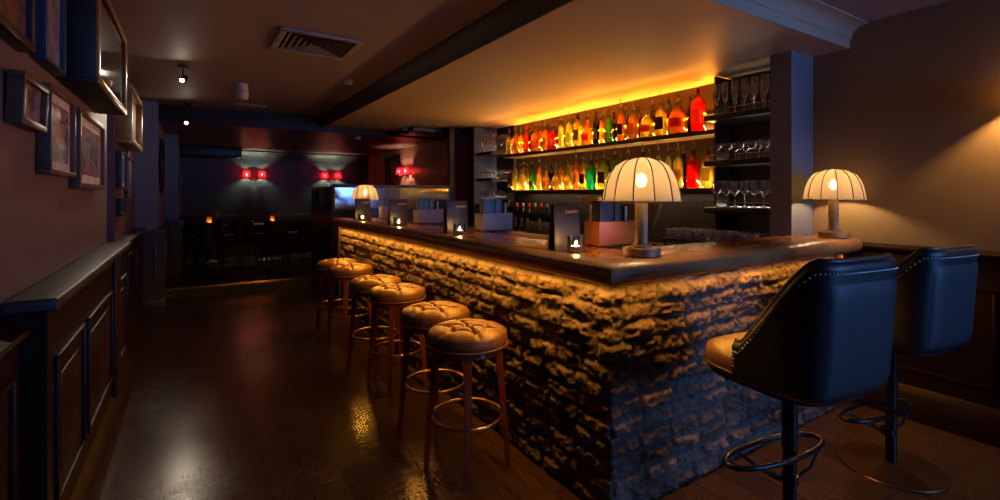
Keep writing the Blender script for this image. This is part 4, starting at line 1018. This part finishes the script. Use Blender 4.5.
Mo = Matrix.Rotation(PI / 2, 4, 'Y') @ Matrix.Diagonal((1.0, 1.25, 1, 1))
bm = B(); lathe(bm, [(.40, .0), (.41, .02), (.385, .035), (.355, .03), (.35, .015), (.35, 0)], 40, Mo); obj('mirror_frame', bm, M_['black'], om)
bm = B(); lathe(bm, [(0, .005), (.352, .005), (.352, .014), (0, .014)], 40, Mo); obj('mirror_glass', bm, pbr('mirror_silver', (.6, .5, .42), .08, 1), om)
frame('small picture on the last left-hand wall of rear room', -.204, 10.0, 10.7, 1.5, 1.9, .04, M_['navyframe'], A_lil, .03)

# ------------------------------------------------------------------ ceiling fittings
vt = thing('ceiling_vent', 'large square louvred air vent in the brown ceiling', 'vent', (.86, 4.17, CZ))
bm = B(); S_ = .31
for (x0, x1, y0, y1) in ((-S_, S_, -S_, -S_ + .05), (-S_, S_, S_ - .05, S_), (-S_, -S_ + .05, -S_ + .05, S_ - .05), (S_ - .05, S_, -S_ + .05, S_ - .05)): box(bm, x0, x1, y0, y1, -.02, -.001, .004)
obj('frame', bm, M_['ventp'], vt)
bm = B(); box(bm, -S_ + .04, S_ - .04, -S_ + .04, S_ - .04, -.004, -.0005); obj('dark_throat', bm, M_['black'], vt, smooth=False)
for k in range(5):
    r = .24 - .046 * k; bm = B()
    for s in (0, 1, 2, 3):
        q = B(); a = [(-r, -r, -.016), (r, -r, -.016), (r - .026, -r + .026, -.005), (-r + .026, -r + .026, -.005)]
        v = [q.verts.new(p) for p in a]; q.faces.new(v); bmesh.ops.solidify(q, geom=q.faces[:], thickness=.003); merge(bm, q, Matrix.Rotation(s * PI / 2, 4, 'Z'))
    obj('louvre_ring', bm, M_['ventp'], vt)
v2 = thing('ceiling_vent', 'small slotted air vent farther back in the brown ceiling', 'vent', (.67, 7.5, CZ))
bm = B()
for (x0, x1, y0, y1) in ((-.2, .2, -.07, -.05), (-.2, .2, .05, .07), (-.2, -.18, -.05, .05), (.18, .2, -.05, .05)): box(bm, x0, x1, y0, y1, -.015, -.001, .003)
obj('frame', bm, M_['ventp'], v2)
bm = B(); box(bm, -.185, .185, -.055, .055, -.004, -.0005); obj('dark_throat', bm, M_['black'], v2, smooth=False)
for k in range(6):
    bm = B(); box(bm, -.15 + k * .055, -.144 + k * .055, -.05, .05, -.014, -.004); obj('slat', bm, M_['ventp'], v2, smooth=False)
ps = thing('ceiling_sounder', 'beige cylindrical unit hanging from the brown ceiling near the vent', 'ceiling unit', (.47, 6.12, CZ))
bm = B(); lathe(bm, [(0, -.0), (.062, -.0), (.062, -.075), (0, -.075)], 28); obj('base', bm, M_['white'], ps)
bm = B(); lathe(bm, [(.064, -.07), (.07, -.08), (.068, -.15), (.05, -.175), (0, -.18)], 28); obj('body', bm, M_['beige'], ps)
def detector(label, loc):
    d = thing('smoke_detector', label, 'smoke detector', loc, 0, 'smoke detectors')
    bm = B(); lathe(bm, [(0, 0), (.058, 0), (.058, -.015), (.05, -.02), (0, -.02)], 28); obj('base', bm, M_['white'], d)
    bm = B(); lathe(bm, [(.042, -.018), (.046, -.03), (.036, -.048), (0, -.052)], 28); obj('sensor_head', bm, M_['white'], d)
    return d
detector('white smoke detector on brown ceiling beside the soffit edge', (1.42, 5.3, CZ)); detector('white smoke detector on the rust-red rear ceiling', (2.45, 8.5, RZ))
dc = thing('ceiling_camera', 'dark dome camera under the far end of soffit', 'camera', (2.94, 7.5, SZ))
bm = B(); lathe(bm, [(0, 0), (.075, 0), (.08, -.03), (.065, -.04), (0, -.04)], 28); obj('base', bm, M_['ventp'], dc)
bm = B(); lathe(bm, [(.062, -.04), (.058, -.065), (.04, -.088), (0, -.10)], 28); obj('dome', bm, M_['screen'], dc)
bm = B(); box(bm, 2.95, 3.9, 7.2, 7.9, SZ - .06, SZ - .001, .006); struct('ceiling_access_box', bm, M_['wains_b'])
def ceiling_spot(label, x, y, zc, zh, target, energy):
    t = thing('ceiling_spotlight', label, 'spotlight', (x, y, zc), 0, 'ceiling spotlights')
    bm = B(); lathe(bm, [(0, 0), (.045, 0), (.045, -.022), (0, -.022)], 20); obj('mount', bm, M_['black'], t)
    bm = B(); tube(bm, [(0, 0, -.02), (0, 0, zh - zc + .02)], .007, 8); obj('stem', bm, M_['black'], t)
    D = (Vector(target) - Vector((x, y, zh))).normalized(); q = D.to_track_quat('-Z', 'Y').to_matrix().to_4x4()
    bm = B(); lathe(bm, [(0, .06), (.025, .055), (.03, .03), (.03, -.045), (.027, -.045), (.027, -.03)], 20, cap0=False, cap1=False); h = obj('head', bm, M_['blackmetal'], t); h.matrix_local = Matrix.Translation((0, 0, zh - zc)) @ q
    bm = B(); lathe(bm, [(0, -.034), (.018, -.034)], 20, cap1=False); obj('lens', bm, M_['spot'], h)
    light('SPOT', 'spot_beam', Vector((x, y, zh)) + D * .06, energy, (1, .82, .6), target, spot_size=1.1, spot_blend=.6, shadow_soft_size=.025)
ceiling_spot('lit black ceiling spotlight, the nearer of the two by left wall', -.07, 5.55, CZ, 2.60, (-.56, 4.1, 1.7), 27)
ceiling_spot('lit black ceiling spotlight, the farther of the two by left wall', -.05, 7.8, CZ, 2.47, (-.63, 6.6, 1.95), 30)

# ------------------------------------------------------------------ rear room furniture
bq = thing('wall_bench', 'long dark banquette bench against the back wall', 'bench', (-.1, 12.0, PL))
bm = B(); box(bm, 0, 3.95, .06, .6, 0, .38); 
for k in range(5): molding(bm, 'y', .06, .1 + .76 * k, .76 + .76 * k, .06, .33, .02, .012, -1)
obj('base', bm, M_['wains_b'], bq)
bm = B(); box(bm, 0, 3.95, 0, .6, .38, .46, .02, 3); obj('seat', bm, M_['blackleather'], bq)
bm = B(); box(bm, 0, 3.95, .50, .6, .46, .86, .02, 3); obj('backrest', bm, M_['blackleather'], bq)
def rtable(label, x, y):
    t = thing('pub_table', label, 'table', (x, y, PL), 0, 'tables in the rear room')
    bm = B(); lathe(bm, [(0, .72), (.34, .72), (.35, .727), (.35, .745), (.34, .75), (0, .75)], 40); obj('tabletop', bm, M_['midwood'], t)
    bm = B(); lathe(bm, [(.03, .72), (.03, .06)], 16); obj('pedestal', bm, M_['black'], t)
    bm = B(); lathe(bm, [(0, 0), (.24, 0), (.24, .02), (.06, .06), (0, .06)], 28); obj('base', bm, M_['black'], t)
def rchair(label, x, y, rz):
    t = thing('dining_chair', label, 'chair', (x, y, PL), rz, 'chairs in the rear room')
    bm = B(); box(bm, -.21, .21, -.21, .21, .42, .48, .02, 3); obj('seat', bm, M_['black'], t)
    bm = B(); n = 14; a, b = [], []
    lp = []
    for k in range(n + 1):
        q = -1.2 + 2.4 * k / n; x_, y_ = .225 * math.sin(q) * 1.0, -.20 * math.cos(q) - .02
        lp.append([bm.verts.new((x_ * s, y_ * s, z)) for s, z in ((1, .46), (1.06, .84), (.93, .84), (.88, .46))])
    for p, r in zip(lp, lp[1:]):
        for k in range(4): bm.faces.new((p[k], p[(k + 1) % 4], r[(k + 1) % 4], r[k]))
    bm.faces.new(lp[0]); bm.faces.new(lp[-1][::-1]); obj('backrest', bm, M_['black'], t)
    for sx in (-1, 1):
        for sy in (-1, 1):
            bm = B(); strut(bm, (sx * .18, sy * .18, .42), (sx * .2, sy * .2, 0), .035, .025); obj('leg', bm, M_['black'], t)
for i, (x, y, w) in enumerate(((.26, 11.05, 'nearest the left wall'), (1.36, 10.9, 'in the middle of rear room'), (2.55, 11.2, 'partly behind the booth screen'))):
    rtable(f'round dark table with candle, {w}', x, y)
    candle(x + .02, y - .1, PL + .751, f'amber hurricane on the dark table {w}', 'hurricane candles', tall=True)
    rchair(f'black chair in front of the dark table {w}', x + .0, y - .62, .1); rchair(f'black chair at front right of the dark table {w}', x + .52, y - .50, .6)
    glass('wine_glass', x + .17, y - .02, PL + .751, f'wine glass on the dark table {w}', 'glasses in the rear room')

# ------------------------------------------------------------------ lamps' light and added fill strips
AMB = (1.0, .40, .045)
light('AREA', 'bar_led_long', (BX - .050, (BY + BYE) / 2 - .03, 1.0945), 33, AMB, (BX - .050, (BY + BYE) / 2 - .03, 0), shape='RECTANGLE', size=.010, size_y=BYE - BY)
o = LIGHTS[-1]; o.rotation_euler = (0, math.radians(22), 0)
light('AREA', 'bar_led_short', ((BX + BXE) / 2 - .03, BY - .050, 1.0945), 10.5, AMB, None, shape='RECTANGLE', size=BXE - BX, size_y=.010)
LIGHTS[-1].rotation_euler = (math.radians(-22), 0, 0)
for z, e in ((2.09, 62), (1.555, 105)):
    light('AREA', 'shelf_led', (4.235, 4.43, z + .016), e, (1.0, .52, .11), None, shape='RECTANGLE', size=.02, size_y=3.48)
    LIGHTS[-1].rotation_euler = (0, math.radians(150), 0)
light('AREA', 'soffit_fill', (4.222, 4.43, 2.27), 90, (1.0, .285, .004), None, shape='RECTANGLE', size=.02, size_y=3.48)  # added light to strengthen the glow on the soffit
LIGHTS[-1].rotation_euler = (0, math.radians(122), 0)

light('AREA', 'counter_fill', (4.06, 4.33, 1.503), 8, (1.0, .70, .40), None, shape='RECTANGLE', size=.02, size_y=3.2)  # added fill under the lower shelf, brightens bottles and glasses on the counter

# ------------------------------------------------------------------ world, camera, view
w = bpy.data.worlds.new('World'); SC.world = w; w.use_nodes = True
bgn = w.node_tree.nodes['Background']; bgn.inputs[0].default_value = (.02, .03, .06, 1); bgn.inputs[1].default_value = .1
cam = bpy.data.cameras.new('Camera'); co = bpy.data.objects.new('Camera', cam); COL.objects.link(co)
co.location = (0, 0, 1.5); co.rotation_euler = (PI / 2, 0, -TH); cam.sensor_width = 36; cam.lens = 36 * 485 / 1000; cam.shift_y = -.056
cam.clip_start = .05; cam.clip_end = 60
SC.camera = co
SC.view_settings.view_transform = 'Standard'; SC.view_settings.look = 'None'; SC.view_settings.gamma = 1; SC.view_settings.use_curve_mapping = False
SC.view_settings.exposure = 0
cy = SC.cycles
cy.max_bounces = 8; cy.diffuse_bounces = 4; cy.glossy_bounces = 4; cy.transmission_bounces = 6; cy.transparent_max_bounces = 24
cy.caustics_reflective = False; cy.caustics_refractive = False; cy.sample_clamp_indirect = 3; cy.sample_clamp_direct = 0
cy.use_denoising = True
try: cy.denoiser = 'OPENIMAGEDENOISE'
except Exception: pass
